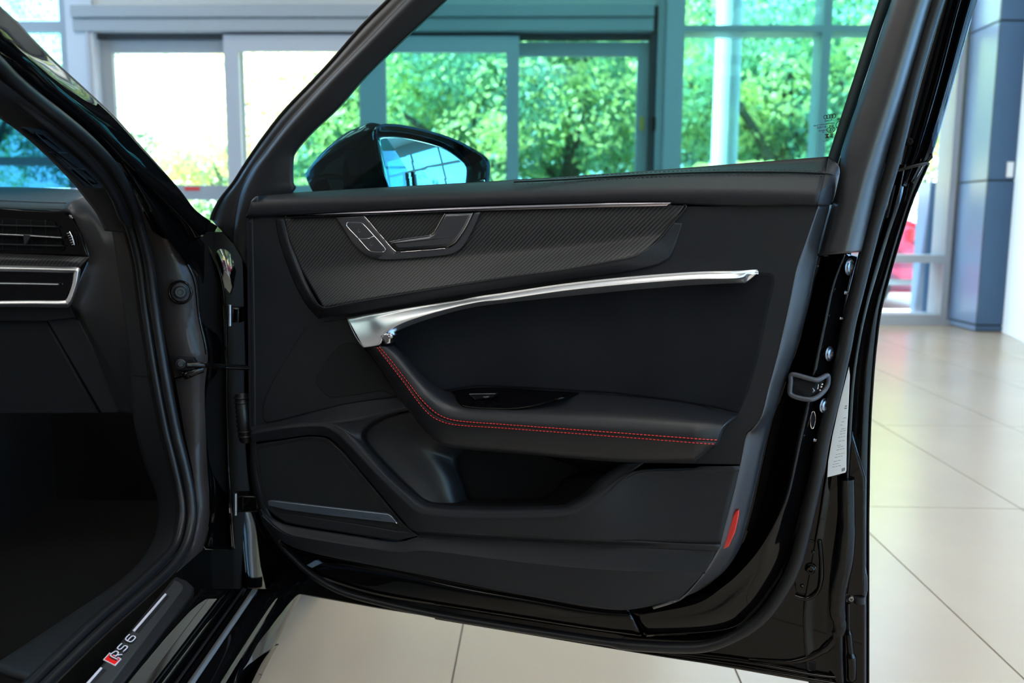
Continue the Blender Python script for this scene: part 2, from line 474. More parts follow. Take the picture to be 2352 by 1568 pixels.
def window(name, xs, zs, y, fr, gm, label, depth=.1, fw=.05, ax='y', outd=0):
    """grid window: xs = list of (frame x0,x1) pairs, zs likewise"""
    wnd = struct(empty(name, (xs[0][0], y, 0) if ax == 'y' else (y, xs[0][0], 0)), label)
    def bb(nm, a0, a1, b0, b1, z0, z1, m):
        if ax == 'y': return box(nm, a0, a1, b0, b1, z0, z1, m, wnd)
        return box(nm, b0, b1, a0, a1, z0, z1, m, wnd)
    for (a, b) in xs: bb('mullion', a, b, y - depth / 2, y + depth / 2 + outd, zs[0][0], zs[-1][1], fr)
    for i in range(len(xs) - 1):
        for (c, d) in zs: bb('rail', xs[i][1], xs[i + 1][0], y - depth / 2 + .005, y + depth / 2 - .005 + outd, c, d, fr)
        for j in range(len(zs) - 1):
            bb('pane', xs[i][1], xs[i + 1][0], y - .004, y + .004, zs[j][1], zs[j + 1][0], gm)
    return wnd
window('window_1', [(rx(-560, 40), rx(-530, 40)), (rx(-200, 40), rx(-175, 40)), (rx(137, 40), rx(163, 40))],
       [(0.02, .15), (rz(380, 100), rz(360, 100)), (rz(73, 100), rz(48.5, 100)), (ZC - .1, ZC)], YB + .04, m_frame, blueglass, 'tall window with bluish panes left of the sliding doors')
window('window_2', [(rx(1556, 100), rx(1567, 100)), (rx(1886, 150), rx(1905, 150)), (rx(2197, 200), rx(2212, 200))],
       [(rz(733, 2050), rz(722, 2050)), (rz(603, 2050), rz(585, 2050)), (rz(73, 1700), rz(58, 1700)), (ZC - .1, ZC)], YB + .04, m_frame_l, roomglass, 'tall gridded window right of the sliding doors', outd=.2)
box('sill_step', rx(2000, 700), rx(2200, 700), YB - .02, YB + .14, 0, rz(733, 2050), m_frame_l, wb)
# clad column and partition on the right
ccl = struct(empty('trim_1', (4.25, 8.1, 0)), 'metal clad column with horizontal joints beside the right window')
zj = [0.0, .06, PY(2290, 414, 8.07).z, PY(2330, 47, 8.07).z, ZC]
for a, b in zip(zj[:-1], zj[1:]):
    q = empty('cladding_panel', (4.1, 8.07, a), ccl)
    box('side_face', PY(2243, 740, 8.07).x, PY(2243, 740, 8.07).x + .02, 8.09, YB + .03, a + .008, b - .008, m_clad_lit, q)
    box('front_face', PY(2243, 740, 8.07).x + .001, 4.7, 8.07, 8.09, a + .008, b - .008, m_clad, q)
box('core', PY(2243, 740, 8.07).x + .02, 4.7, 8.09, YB + .03, 0, ZC, m_gap, ccl)
box('wall_switch', PY(2311, 390, 8.07).x, PY(2325, 390, 8.07).x, 8.05, 8.07, PY(2318, 407, 8.07).z, PY(2318, 372, 8.07).z, m_wht2, ccl, label='white switch plate')
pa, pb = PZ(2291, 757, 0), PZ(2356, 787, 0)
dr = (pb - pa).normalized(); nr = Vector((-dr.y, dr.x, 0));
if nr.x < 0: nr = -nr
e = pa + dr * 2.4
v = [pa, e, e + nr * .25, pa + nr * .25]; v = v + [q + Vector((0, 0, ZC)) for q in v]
struct(obj('wall_right', v, [(0, 1, 2, 3), (7, 6, 5, 4), (0, 4, 5, 1), (1, 5, 6, 2), (2, 6, 7, 3), (3, 7, 4, 0)], emis('white wall with added glow', (.74, .88, .93), .58), smooth=False), 'bright white partition with an added glow at the right edge')  # plain white wall; emission added to raise its brightness
# ---- shell out of the frame: right, left, front with gridded windows
def gridwin(name, a0, a1, n, y, ax, label, sillz=.3, gm=None):
    st = (a1 - a0) / n
    return window(name, [(a0 + i * st - .04, a0 + i * st + .04) for i in range(n + 1)],
                  [(0, sillz), (1.9, 1.98), (3.3, 3.38), (ZC - .5, ZC)], y, m_frame_l, gm or roomglass, label, ax=ax)
def window4(): gridwin('window_4', 4.6, YB, 3, XL, 'x', 'long gridded window wall with bluish panes on the left side', gm=bluelight)
gridwin('window_3', YF, 6.5, 8, XR, 'x', 'long gridded window wall on the right side', gm=bluelight)
gridwin('window_5', 2.4, XR, 4, YF, 'y', 'gridded window behind the viewpoint')
struct(box('wall_front', XL, 2.36, YF - .2, YF, 0, ZC, mat('warm wall', (0.22, 0.19, 0.175), .7)), 'warm grey wall behind the viewpoint')
window4()
struct(box('wall_left', XL - .15, XL, YF, 4.55, 0, ZC, MC['warm wall']), 'warm grey wall on the left behind the viewpoint')
struct(box('sun_block_left', XL - 6.5, XL - .2, YF - .2, YB + .3, ZC, ZC + .2, m_ceil), 'unseen roof slab added to block sun at the left windows')  # added out of view to keep sun off the left glazing
struct(box('trim_3', -40, XL - .2, -30, YB + 8, -.14, -.05, m_white), 'pale paving outside the left windows')
struct(box('baseboard_back', XL, rx(163, 60), YB - .1, YB - .02, 0, .1, m_frame), 'grey skirting under the left window')
# ---- added ceiling panels, size and spacing chosen for the light
for i, (x, cn) in enumerate(((-4.4, 'left'), (.1, 'middle'), (4.0, 'right'))):
    for j, (y, rn) in enumerate(((-4.2, 'rear'), (-1.5, 'second'), (1.2, 'middle'), (3.9, 'fourth'), (6.6, 'window side'))):
        c = thing(empty('added_ceiling_light', (x, y, ZC)), 'added large square ceiling light panel, %s one in the %s row' % (cn, rn), 'ceiling light', 'added ceiling light panels')
        box('lamp_frame', x - .8, x + .8, y - .8, y + .8, ZC - .03, ZC - .001, m_wht2, c)
        ld = bpy.data.lights.new('lamp', 'AREA'); ld.shape = 'SQUARE'; ld.size = 1.5; ld.energy = 38; ld.color = (1, .93, .84)
        lo = bpy.data.objects.new('lamp', ld); COL.objects.link(lo); lo.parent = c; lo.location = (0, 0, -.04)
# ================================================================== OUTSIDE
m_conc = mat('pale concrete', (0.62, 0.60, 0.56), 0.8, var=.08, vscale=1.2)
m_grass = mat('lawn', (0.16, 0.30, 0.06), 0.9, var=.3, vscale=2)
box_o = box('pavement', XL - .1, 14, YB + .35, YB + 5.2, -.12, -.03, m_conc); struct(box_o, 'pale concrete pavement outside the windows')
struct(box('lawn', -30, 40, YB + 5.2, YB + 30, -.14, -.05, m_grass), 'lawn beyond the pavement')
struct(box('back_yard', XL, XR + .3, -30, YF - .2, -.14, -.05, m_conc), 'pale paving behind the viewpoint outside')
struct(box('yard', XR + .3, 40, -30, YB + 5.2, -.14, -.05, m_conc), 'pale paved yard outside the right wall')
X0, X1 = PY(1662, 0, 9.7).x, PY(1697, 200, 9.7).x
thing(tube('porch_column', [(X0 + .09, 9.8, -.03), (X0 + .09, 9.8, 5.2)], .14, mat('white stucco', (.85, .85, .82), .7), seg=24, k=1), 'round white porch column outside behind the gridded window', 'column')
thing(box('garden_wall_post', PY(2132, 500, 9.5).x, PY(2170, 500, 9.5).x, 9.5, 9.8, -.03, PY(2150, 418, 9.5).z, m_clad), 'dark grey clad post outside in front of the red car', 'post')
m_leaf = []
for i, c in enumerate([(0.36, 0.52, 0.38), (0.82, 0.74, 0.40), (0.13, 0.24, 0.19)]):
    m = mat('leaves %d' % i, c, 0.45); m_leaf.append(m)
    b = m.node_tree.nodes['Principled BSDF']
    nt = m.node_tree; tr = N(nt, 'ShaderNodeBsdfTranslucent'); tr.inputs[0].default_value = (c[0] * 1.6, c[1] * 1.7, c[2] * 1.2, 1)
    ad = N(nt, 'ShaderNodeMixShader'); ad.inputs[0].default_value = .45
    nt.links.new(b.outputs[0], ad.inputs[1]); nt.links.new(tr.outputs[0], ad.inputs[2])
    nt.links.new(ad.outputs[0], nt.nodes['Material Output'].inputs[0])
m_bark = mat('bark', (0.07, 0.055, 0.045), .9, bump=.8, bscale=30)
def foliage_mesh(seed, n, mats):
    rnd = random.Random(seed); v = []; f = []; mi = []
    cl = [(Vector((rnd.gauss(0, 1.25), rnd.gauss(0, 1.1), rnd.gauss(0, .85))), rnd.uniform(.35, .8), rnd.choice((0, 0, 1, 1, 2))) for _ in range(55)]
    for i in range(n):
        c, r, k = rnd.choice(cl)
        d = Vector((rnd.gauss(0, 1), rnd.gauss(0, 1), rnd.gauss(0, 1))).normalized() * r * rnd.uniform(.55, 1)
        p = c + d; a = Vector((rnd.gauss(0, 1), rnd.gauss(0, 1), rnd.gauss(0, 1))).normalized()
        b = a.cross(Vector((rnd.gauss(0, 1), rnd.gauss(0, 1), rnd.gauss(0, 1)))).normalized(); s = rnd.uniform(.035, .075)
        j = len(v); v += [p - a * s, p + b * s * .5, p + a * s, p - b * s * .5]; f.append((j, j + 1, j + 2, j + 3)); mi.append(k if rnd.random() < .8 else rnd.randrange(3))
    me = bpy.data.meshes.new('foliage'); me.from_pydata(v, [], f)
    for m in mats: me.materials.append(m)
    me.polygons.foreach_set('material_index', mi); return me
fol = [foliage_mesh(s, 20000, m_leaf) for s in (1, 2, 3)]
def tree(x, y, s, seed, lab, hz=3.3, lean=.3):
    rnd = random.Random(seed)
    t = thing(empty('tree', (x, y, -.05)), lab, 'tree', 'trees outside the windows')
    p = [Vector((x, y, -.05)), Vector((x + lean * .4, y, 1.1)), Vector((x + lean, y, hz * s))]
    tube('trunk', p, [.2 * s, .17 * s, .14 * s, .1 * s], m_bark, t, seg=10)
    for i in range(5):
        a = rnd.uniform(0, 2 * pi); q = p[1].lerp(p[2], rnd.uniform(.1, .8))
        tube('branch', [q, q + Vector((cos(a) * .7, sin(a) * .7, .6)) * s, q + Vector((cos(a) * 1.6, sin(a) * 1.5, 1.1)) * s], [.07 * s, .05 * s, .02 * s], m_bark, t, seg=7)
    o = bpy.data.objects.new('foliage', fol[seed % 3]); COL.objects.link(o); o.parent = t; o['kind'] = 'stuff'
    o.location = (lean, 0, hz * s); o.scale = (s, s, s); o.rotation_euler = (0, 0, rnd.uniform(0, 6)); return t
def at(px, Y): return PY(px, 300, Y).x
TR = [(500, 18, .8, 4, 'small tree low behind the second sliding panel from the left', 2.2), (745, 17, 1.25, 1, 'tree seen just left of the door frame of the black car', 2.6),
      (930, 17.5, 1.25, 2, 'tree behind the black side mirror', 2.7), (1100, 15.5, 1.15, 3, 'tree behind the third sliding panel', 2.9),
      (1290, 17.5, 1.2, 4, 'tree behind the left half of the fourth sliding panel', 2.8),
      (1590, 18.5, 1.0, 6, 'leaning tree left of the white porch column', 3.2), (1780, 16, 1.35, 7, 'dense tree right of the white porch column', 2.7),
      (1990, 15.5, 1.1, 8, 'tree behind the right end of the gridded window', 2.9),
      (1400, 22, 1.6, 12, 'far tree with gaps of bright sky left of the pier', 2.9), (-60, 16, .9, 11, 'tree behind the bluish window at the left', 3.9)]
for k, (x, y) in enumerate(((2.6, -17.5), (7.6, -16), (13.5, -19.5))): tree(x, y, 1.35, 40 + k, ('left', 'middle', 'right')[k] + ' tree of the row outside behind the viewpoint', 3.2)
for px, Y, s, sd_, lab, hz in TR: tree(at(px, Y), Y, s, sd_, lab, hz)
for k, (y, lab) in enumerate(((-4, 'nearest'), (1, 'middle'), (5.5, 'farthest'))):
    tree(17.5 + (k % 2) * 3, y * 1.6, 1.2, 20 + k, lab + ' tree in the yard outside the right window wall', 2.9)
def palm(x, y, h, seed, lab):
    rnd = random.Random(seed)
    t = thing(empty('palm', (x, y, -.05)), lab, 'palm', 'low palms outside the gridded window')
    tube('trunk', [(x, y, -.05), (x + .03, y, h * .5), (x, y, h)], [.11, .09, .08], m_bark, t, seg=8)
    for i in range(13):
        a = i * 2.4 + rnd.uniform(-.2, .2); el = rnd.uniform(.5, 1.2); L = rnd.uniform(1.0, 1.4)
        sp = [Vector((x, y, h)) + Vector((cos(a) * L * s_, sin(a) * L * s_, L * (el * s_ - 1.1 * s_ * s_))) for s_ in [q / 9 for q in range(10)]]
        v = []; f = []; sd2 = Vector((-sin(a), cos(a), 0))
        for q in range(9):
            for sg in (-1, 1):
                b0 = len(v); p = sp[q]; d = (sp[q + 1] - sp[q]); ll = .34 * (1 - (q / 10) ** 2)
                v += [p, p + d * .45, p + d * 1.6 + sd2 * sg * ll + Vector((0, 0, -.12)), p + d * 1.2 + sd2 * sg * ll * .6 + Vector((0, 0, .02))]
                f.append((b0, b0 + 1, b0 + 2, b0 + 3))
        obj('frond', v, f, m_leaf[1], t, smooth=False)
palm(at(1600, 11.5), 11.5, 1.15, 1, 'low palm left of the white porch column')
palm(at(1760, 11.8), 11.8, 1.2, 2, 'low palm just right of the white porch column')
palm(at(1850, 12.6), 12.6, 1.3, 3, 'low palm behind the mullion of the gridded window')
palm(at(1660, 13.2), 13.2, 1.5, 4, 'palm standing behind the white porch column')
# ---- red car parked outside (side view, tail to the right)
m_red = mat('red car paint', (0.50, 0.03, 0.09), .25, coat=1.0)
rc = thing(empty('parked_car', (3.5, 11.4, -.05)), 'red car parked outside beyond the right window', 'car')
XT = PY(2142, 600, 10.6).x      # tail
prof = [(0, .42), (.0, .80), (-.05, .96), (-.35, 1.05), (-.75, 1.22), (-1.25, 1.40), (-2.0, 1.44), (-2.7, 1.36), (-3.3, 1.02), (-4.2, .86), (-4.5, .62), (-4.5, .32), (-4.2, .22), (-.3, .22), (-.05, .3)]
pf = spline([Vector((XT + .05 + a, 0, b - .05)) for a, b in prof], 4, True)
v = []; f = []; n = len(pf)
for (yy, ins) in ((10.55, .10), (10.48, .03), (10.48, 0), (12.2, 0), (12.2, .03), (12.12, .10)):
    cc = Vector((XT - 2.2, 0, .7))
    for p in pf:
        q = p + (cc - p) * ins * .6; dy = 0
        if p.z > .95: dy = (p.z - .95) * .55 * (1 if yy < 11 else -1)
        v.append(Vector((q.x, yy + dy, q.z)))
for j in range(5):
    for i in range(n): f.append((j * n + i, j * n + (i + 1) % n, (j + 1) * n + (i + 1) % n, (j + 1) * n + i))
f += [tuple(range(n)), tuple(5 * n + i for i in range(n))]
obj('body', v, f, m_red, rc, sharp=30)
wz = [(-.75, .98), (-1.0, 1.12), (-1.35, 1.30), (-2.0, 1.35), (-2.6, 1.27), (-3.1, .98)]
v = [Vector((XT + a, 10.46 + max(0, (b - .95)) * .5, b - .05)) for a, b in wz]
v2 = [p + Vector((0, .06, 0)) for p in v]; n = len(v)
obj('side_window', v + v2, [tuple(range(n)), tuple(range(2 * n - 1, n - 1, -1))] + [(i, (i + 1) % n, n + (i + 1) % n, n + i) for i in range(n)], gloss_blk, rc)
for wx in (-.85, -3.55):
    tube('tyre', [(XT + wx, 10.47, .27), (XT + wx, 10.72, .27)], .33, rubber, rc, seg=28, k=1)
    tube('wheel_rim', [(XT + wx, 10.45, .27), (XT + wx, 10.52, .27)], .22, alu, rc, seg=20, k=1)
box('tail_lamp', XT - .32, XT + .06, 10.46, 10.6, .78, .92, redlens, rc)
box('bumper_strip', XT - 4.3, XT + .02, 10.455, 10.5, .26, .33, chrome, rc)
# ================================================================== BLACK CAR
car = thing(empty('car', cf(-1.3, 1.6) * 1.0), 'glossy black car with its front passenger door swung wide open beside the viewer', 'car')
# ---- body side: pillar, hinge face, fender, sill
bs = empty('body_shell', K(420, 800, 1.4), car)
S0 = [(-60, -44, .86), (0, 13, .90), (40, 50, .94), (83, 96, .98), (133, 146, 1.02), (199, 206, 1.08), (265, 269, 1.14), (315, 325, 1.19), (365, 381, 1.24), (415, 438, 1.30), (448, 481, 1.35), (484, 508, 1.40)]
S1 = [(-75, 0, .84), (-15, 60, .87), (25, 100, .91), (66, 143, .95), (113, 190, .99), (176, 247, 1.05), (237, 306, 1.11), (284, 360, 1.16), (330, 412, 1.21), (378, 462, 1.27), (420, 505, 1.33), (462, 545, 1.39)]
S2 = [(-90, 60, .85), (-30, 115, .88), (8, 140, .92), (46, 176, .96), (92, 218, 1.0), (150, 270, 1.06), (206, 320, 1.12), (250, 366, 1.17), (285, 410, 1.23), (318, 465, 1.30), (345, 520, 1.36), (372, 580, 1.40)]
loft('roof_pillar', [(S0, 0), (S1, 0), (S2, 0)], paint, bs, k=6, kc=6, P=K, solid=.01, label='glossy black windscreen pillar')
# pressed wedge between pillar and fender
loft('pressed_flange', [([(282, 365, 1.175), (318, 410, 1.22), (360, 455, 1.27), (402, 494, 1.33), (436, 520, 1.385), (470, 560, 1.42)], 0),
                        ([(281, 372, 1.165), (325, 432, 1.21), (364, 486, 1.26), (402, 537, 1.33), (438, 585, 1.39), (468, 640, 1.43)], 0),
                        ([(280, 385, 1.18), (330, 465, 1.23), (368, 520, 1.28), (407, 574, 1.35), (436, 625, 1.41), (457, 690, 1.45)], 0)], paint, bs, P=K, kc=7, solid=.006)
L0 = [(296, 425, 1.30), (323, 496, 1.35), (347, 572, 1.38), (360, 668, 1.39), (383, 790, 1.39), (402, 871, 1.39), (425, 1000, 1.39), (441, 1070, 1.38), (450, 1127, 1.37), (452, 1194, 1.36), (436, 1262, 1.33), (405, 1315, 1.28)]
L1 = [(340, 440, 1.31), (375, 505, 1.36), (415, 575, 1.39), (449, 640, 1.40), (460, 725, 1.405), (477, 813, 1.405), (470, 894, 1.405), (473, 1000, 1.405), (476, 1070, 1.40), (480, 1127, 1.39), (480, 1194, 1.38), (466, 1262, 1.35), (436, 1315, 1.30)][:12]
L2 = [(410, 470, 1.39), (440, 520, 1.43), (480, 580, 1.47), (505, 640, 1.49), (515, 725, 1.50), (518, 813, 1.50), (518, 894, 1.50), (520, 1000, 1.50), (522, 1070, 1.50), (526, 1127, 1.49), (530, 1194, 1.47), (535, 1262, 1.44)]
loft('hinge_pillar', [(L0, 0), (L1, 0)], mat('black paint with brown reflection tone', (.036, .029, .028), .5, coat=.22, spec=.15), bs, P=K, kc=1, solid=.004, label='flat painted hinge pillar face')  # brown of the mirrored room put into the black paint colour
loft('hinge_channel', [(L1, 0), ([(p[0] + 6, p[1], p[2] + .03) for p in L1], 0), ([(p[0] - 2, p[1], p[2] + .03) for p in L2], 0), (L2, 0)], paint, bs, P=K, kc=4, solid=.004)
# fender top and rear edge
loft('fender_top', [([(430, 470, 1.45), (470, 503, 1.5), (500, 520, 1.55), (530, 560, 1.6), (545, 620, 1.62)], 0),
                    ([(440, 490, 1.42), (462, 520, 1.46), (490, 560, 1.5), (520, 610, 1.54), (536, 660, 1.58)], 0),
                    ([(430, 510, 1.41), (455, 560, 1.45), (482, 610, 1.48), (505, 650, 1.52), (520, 700, 1.57)], 0)], paint, bs, P=K, kc=8, solid=.01, label='black fender shoulder behind the hinge')
loft('fender_edge', [([(505, 640, 1.60), (513, 760, 1.62), (520, 900, 1.63), (524, 1020, 1.63), (528, 1130, 1.63), (530, 1200, 1.62), (540, 1280, 1.6), (552, 1350, 1.58)], 0),
                     ([(530, 640, 1.58), (535, 760, 1.60), (540, 900, 1.605), (545, 1020, 1.61), (548, 1130, 1.605), (556, 1200, 1.6), (564, 1280, 1.585), (572, 1350, 1.57)], 0),
                     ([(548, 640, 1.64), (556, 760, 1.65), (566, 900, 1.66), (572, 1020, 1.66), (580, 1130, 1.66), (592, 1200, 1.65), (600, 1280, 1.64), (604, 1352, 1.62)], 0),
                     ([(562, 640, 1.75), (570, 760, 1.76), (580, 900, 1.76), (590, 1020, 1.76), (600, 1130, 1.76), (612, 1200, 1.75), (618, 1280, 1.74), (620, 1356, 1.72)], 0)], paint, bs, P=K, kc=8, solid=.006)
ndp = (CP - K(414, 670, 1.4)).normalized()
c0 = K(414, 671, 1.385)
dome('pillar_bolt', c0, ndp, .0135, .008, rubber, bs)
tube('bolt_ring', [c0 + (RT * cos(a) + Vector((0, 0, 1)) * sin(a)) * .0175 for a in [i * pi / 8 for i in range(16)]], .0022, paint, bs, k=2, closed=True)
# dimple
tube('drain_dimple', [K(402, 868, 1.385), K(425, 862, 1.375), K(448, 852, 1.378), K(466, 846, 1.385)], [.002, .007, .007, .004], paint, bs, k=6, seg=14)
# hinges and check strap
def hinge(cx, cy, Y, w_, h_):
    hh = empty('hinge', K(cx, cy, Y), bs)
    p = [K(cx + a * w_, cy + b * h_, Y) for a, b in ((-.5, -.5), (.5, -.5), (.5, .5), (-.5, .5))]
    return plate('hinge', [(cx + a * w_, cy + b * h_) for a, b in ((-.5, -.5), (.5, -.5), (.5, .5), (-.5, .5))], Y, paint, bs, thick=.03, bevel=.003, P=K, nrm=-FW)
def khinge(cx, cy, Y, w_, h_):
    return plate('hinge', [(cx + a * w_, cy + b * h_) for a, b in ((-.5, -.5), (.5, -.5), (.5, .5), (-.5, .5))], Y, paint, bs, thick=.03, bevel=.003, P=K, nrm=-FW, label='black door hinge')
khinge(536, 724, 1.475, 28, 34); khinge(562, 1158, 1.475, 62, 38)
tube('hinge_pin', [K(528, 700, 1.46), K(528, 748, 1.46)], .004, steel, bs); tube('hinge_pin', [K(541, 1132, 1.46), K(541, 1182, 1.46)], .004, steel, bs)
plate('check_bracket', [(397, 820), (443, 822), (449, 832), (445, 852), (400, 850)], 1.372, plastic_d, bs, thick=.01, P=K, nrm=-FW, label='bracket of the door check strap')
dome('bracket_bolt', K(415, 835, 1.370), ndp, .0075, .005, rubber, bs)
tube('check_strap', [K(430, 838, 1.368), K(470, 838, 1.38), K(500, 841, 1.41), (K(578, 845, 1.45))], .0045, paint, bs, seg=8, label='black door check strap')
tube('wiring_boot', [K(556, 905, 1.47), K(560, 960, 1.46), K(566, 1010, 1.47)], .012, rubber, bs, seg=14)
for i in range(9):
    q = K(556 + i * 1.1, 912 + i * 11, 1.465)
    tube('wiring_boot_rib', [q + (RT * cos(a) + FW * sin(a)) * .0125 for a in [j * pi / 6 for j in range(12)]], .0018, rubber, bs, k=1, closed=True, seg=5)
# ---- weatherstrips
sealA = [(-30, 122, .885), (0, 151, .91), (33, 184, .945), (83, 226, .985), (133, 265, 1.02), (186, 308, 1.07), (232, 352, 1.12), (265, 391, 1.165), (292, 438, 1.21), (308, 478, 1.25), (321, 520, 1.29), (341, 599, 1.33), (353, 687, 1.35), (367, 783, 1.355), (383, 878, 1.355), (404, 985, 1.355), (420, 1049, 1.35), (434, 1110, 1.345), (441, 1160, 1.335), (440, 1205, 1.32), (426, 1257, 1.285), (394, 1305, 1.235), (335, 1360, 1.165), (236, 1447, 1.06), (138, 1541, .965), (70, 1610, .9)]
ds = empty('door_seal', K(367, 783, 1.355), car)
tube('seal_bulb', sealA, .0075, rubber, ds, k=6, seg=14, P=K)
sealB = [(p[0] - (22 if i > 9 else 26), p[1] + (18 if i < 10 else (4 if i < 18 else (-14 if i > 20 else -4))), p[2] + .004) for i, p in enumerate(sealA)]
tube('seal_lip', sealB, .0065, rubber, ds, k=6, seg=14, P=K)
sealC = [(p[0] - 44 if i < 20 else p[0] - 40, p[1] + (30 if i < 10 else (8 if i < 18 else (-28 if i > 20 else -8))), p[2] + .012) for i, p in enumerate(sealA)]
tube('seal_carrier', [((a[0] + c[0]) / 2 + 2, (a[1] + c[1]) / 2, a[2] + .016) for a, c in zip(sealA, sealC)], .013, plastic_d, ds, k=5, seg=10, P=K, flat=.6)
# ---- pillar trim inside, with slotted grille
pt = empty('pillar_trim', K(190, 380, 1.15), car)
T0 = [(-40, 240, .98), (0, 272, 1.02), (46, 305, 1.06), (100, 352, 1.12), (143, 395, 1.17), (170, 424, 1.20), (196, 457, 1.24), (222, 492, 1.29), (240, 530, 1.34)]
T1 = [(-50, 190, .90), (-12, 212, .935), (34, 248, .98), (90, 297, 1.035), (155, 354, 1.10), (205, 408, 1.15), (240, 455, 1.21), (262, 492, 1.26), (282, 535, 1.31)]
T2 = [(-50, 140, .89), (0, 182, .925), (56, 228, .97), (118, 276, 1.02), (190, 338, 1.09), (240, 392, 1.15), (272, 455, 1.22), (289, 500, 1.27), (300, 545, 1.31)]
loft('upper_trim', [(T0, 0), (T1, 0), (T2, 0)], plastic, pt, P=K, k=6, kc=4, solid=.006)
gr_o = [(46, 294), (80, 295), (109, 302), (133, 322), (186, 371), (232, 421), (238, 428), (229, 433), (199, 431), (189, 425), (146, 385), (96, 335)]
def KG(px, py, off=0.0):
    # tilted plane of the pillar trim
    t = (px - 46) / (238 - 46); return K(px, py, .975 + t * .19 - off)
o = plate('grille_surround', gr_o, .004, mat('dull grille plastic', (.007, .0075, .009), .8, spec=.12), pt, thick=.006, bevel=.002, P=KG, nrm=(CP - K(140, 360, 1.1)).normalized(), k=3)
gn = (CP - K(140, 360, 1.1)).normalized()
for q in ([(70, 306), (98, 310), (128, 334), (150, 354), (128, 352), (106, 334)], [(120, 352), (148, 354), (190, 390), (168, 389), (140, 372)], [(160, 390), (196, 392), (226, 422), (206, 424), (186, 412)]):
    plate('grille_slot', q, .006, mat('slot black', (.0008, .0008, .001), 1.0, spec=0), pt, thick=.003, bevel=.0008, P=KG, nrm=gn)
for a, b in (((113, 349), (154, 352)), ((156, 386), (194, 388)), ((80, 305), (150, 372)), ((120, 345), (215, 428))):
    tube('grille_rib', [KG(*a, .008), KG(*b, .008)], .0008, plastic, pt, k=1)
loft('lower_trim', [([(252, 512, 1.36), (262, 560, 1.37), (275, 650, 1.38), (290, 760, 1.39), (300, 860, 1.40), (306, 960, 1.41), (330, 1060, 1.42), (362, 1150, 1.42), (350, 1240, 1.40), (290, 1320, 1.32), (150, 1418, 1.18), (-20, 1530, 1.02)], 0),
                    ([(282, 512, 1.315), (298, 560, 1.345), (312, 650, 1.365), (328, 760, 1.372), (344, 860, 1.372), (360, 960, 1.372), (382, 1060, 1.372), (400, 1150, 1.36), (388, 1240, 1.33), (325, 1325, 1.245), (195, 1428, 1.11), (30, 1550, .975)], 0),
                    ([(303, 512, 1.292), (320, 560, 1.325), (335, 650, 1.345), (348, 760, 1.36), (366, 860, 1.36), (388, 960, 1.36), (408, 1060, 1.355), (424, 1150, 1.345), (414, 1240, 1.31), (360, 1325, 1.22), (225, 1440, 1.08), (80, 1560, .95)], 0)], plastic, pt, P=K, kc=5, solid=.006)
tube('trim_joint', [K(306, 862, 1.388), K(350, 866, 1.355)], .0009, plastic_d, pt, k=1)
# ---- dashboard
da = empty('dashboard', K(100, 600, 1.5), car)
loft('dash_top', [([(-60, 428, 2.1), (60, 430, 2.08), (130, 432, 2.05), (165, 434, 2.0), (195, 438, 1.9)], 0),
                  ([(-60, 441, 1.85), (60, 445, 1.82), (130, 448, 1.78), (165, 449, 1.72), (196, 450, 1.6)], 0),
                  ([(-60, 458, 1.56), (60, 464, 1.54), (120, 466, 1.52), (150, 467, 1.50), (165, 462, 1.47)], 0),
                  ([(-60, 472, 1.50), (60, 478, 1.48), (120, 480, 1.465), (145, 481, 1.45), (152, 480, 1.44)], 0)], dashtop, da, P=K, kc=4, solid=.01, label='grey lit dash top pad')
tube('dash_stitch', [K(-60, 457, 1.555), K(60, 463, 1.535), K(120, 465, 1.515), K(152, 466, 1.495)], .0008, grythr, da)
plate('vent_bezel', [(-60, 474), (60, 480), (140, 484), (152, 487), (168, 502), (186, 535), (200, 580), (203, 589), (-60, 581)], 1.45, gloss_blk, da, thick=.02, bevel=.003, P=K, nrm=-FW)
plate('vent_opening', [(-60, 498), (60, 504), (122, 509), (134, 530), (146, 572), (140, 577), (-60, 573)], 1.446, carpet, da, thick=.004, bevel=.001, P=K, nrm=-FW)
for i, (y0, y1) in enumerate(((517, 523), (561, 567))):
    plate('vent_vane', [(-60, y0 - 4), (128 + i * 14, y0 + 2), (128 + i * 14, y0 + 5), (-60, y0)], 1.440, plastic, da, thick=.012, bevel=.0006, P=K, nrm=-FW)
for i in range(5):
    x = -30 + i * 33
    plate('vent_vane', [(x, 505), (x + 3, 505), (x + 5, 573), (x + 2, 573)], 1.444, plastic_d, da, thick=.01, bevel=.0005, P=K, nrm=-FW)
plate('vent_bar', [(-60, 534), (60, 538), (141, 544), (141, 548), (60, 543), (-60, 540)], 1.437, alu_d, da, thick=.01, bevel=.001, P=K, nrm=-FW)
tube('vent_chrome_line', [K(-60, 535.5, 1.4365), K(20, 538.5, 1.4365), K(141, 546, 1.4365)], .0009, chrome, da, k=2)
plate('vent_knob', [(53, 539), (67, 540), (67, 547), (60, 560), (55, 560), (53, 546)], 1.434, plastic, da, thick=.006, bevel=.001, P=K, nrm=-FW)
plate('thumb_wheel', [(152, 534), (160, 531), (172, 562), (163, 566), (156, 556)], 1.446, gloss_blk, da, thick=.006, bevel=.002, P=K, nrm=-FW)
tube('thumb_wheel_edge', [K(160, 532, 1.443), K(166, 545, 1.441), K(171, 562, 1.443)], .0013, chrome, da, k=3)
for i in range(6): tube('thumb_wheel_ridge', [K(154 + i * 2.2, 536 + i * 5.2, 1.444), K(159 + i * 2.1, 534.5 + i * 5.2, 1.443)], .0007, alu, da, k=1)
plate('bezel_glint', [(157, 494), (161, 493), (168, 501), (166, 502)], 1.446, chrome, da, thick=.002, bevel=.0004, P=K, nrm=-FW)
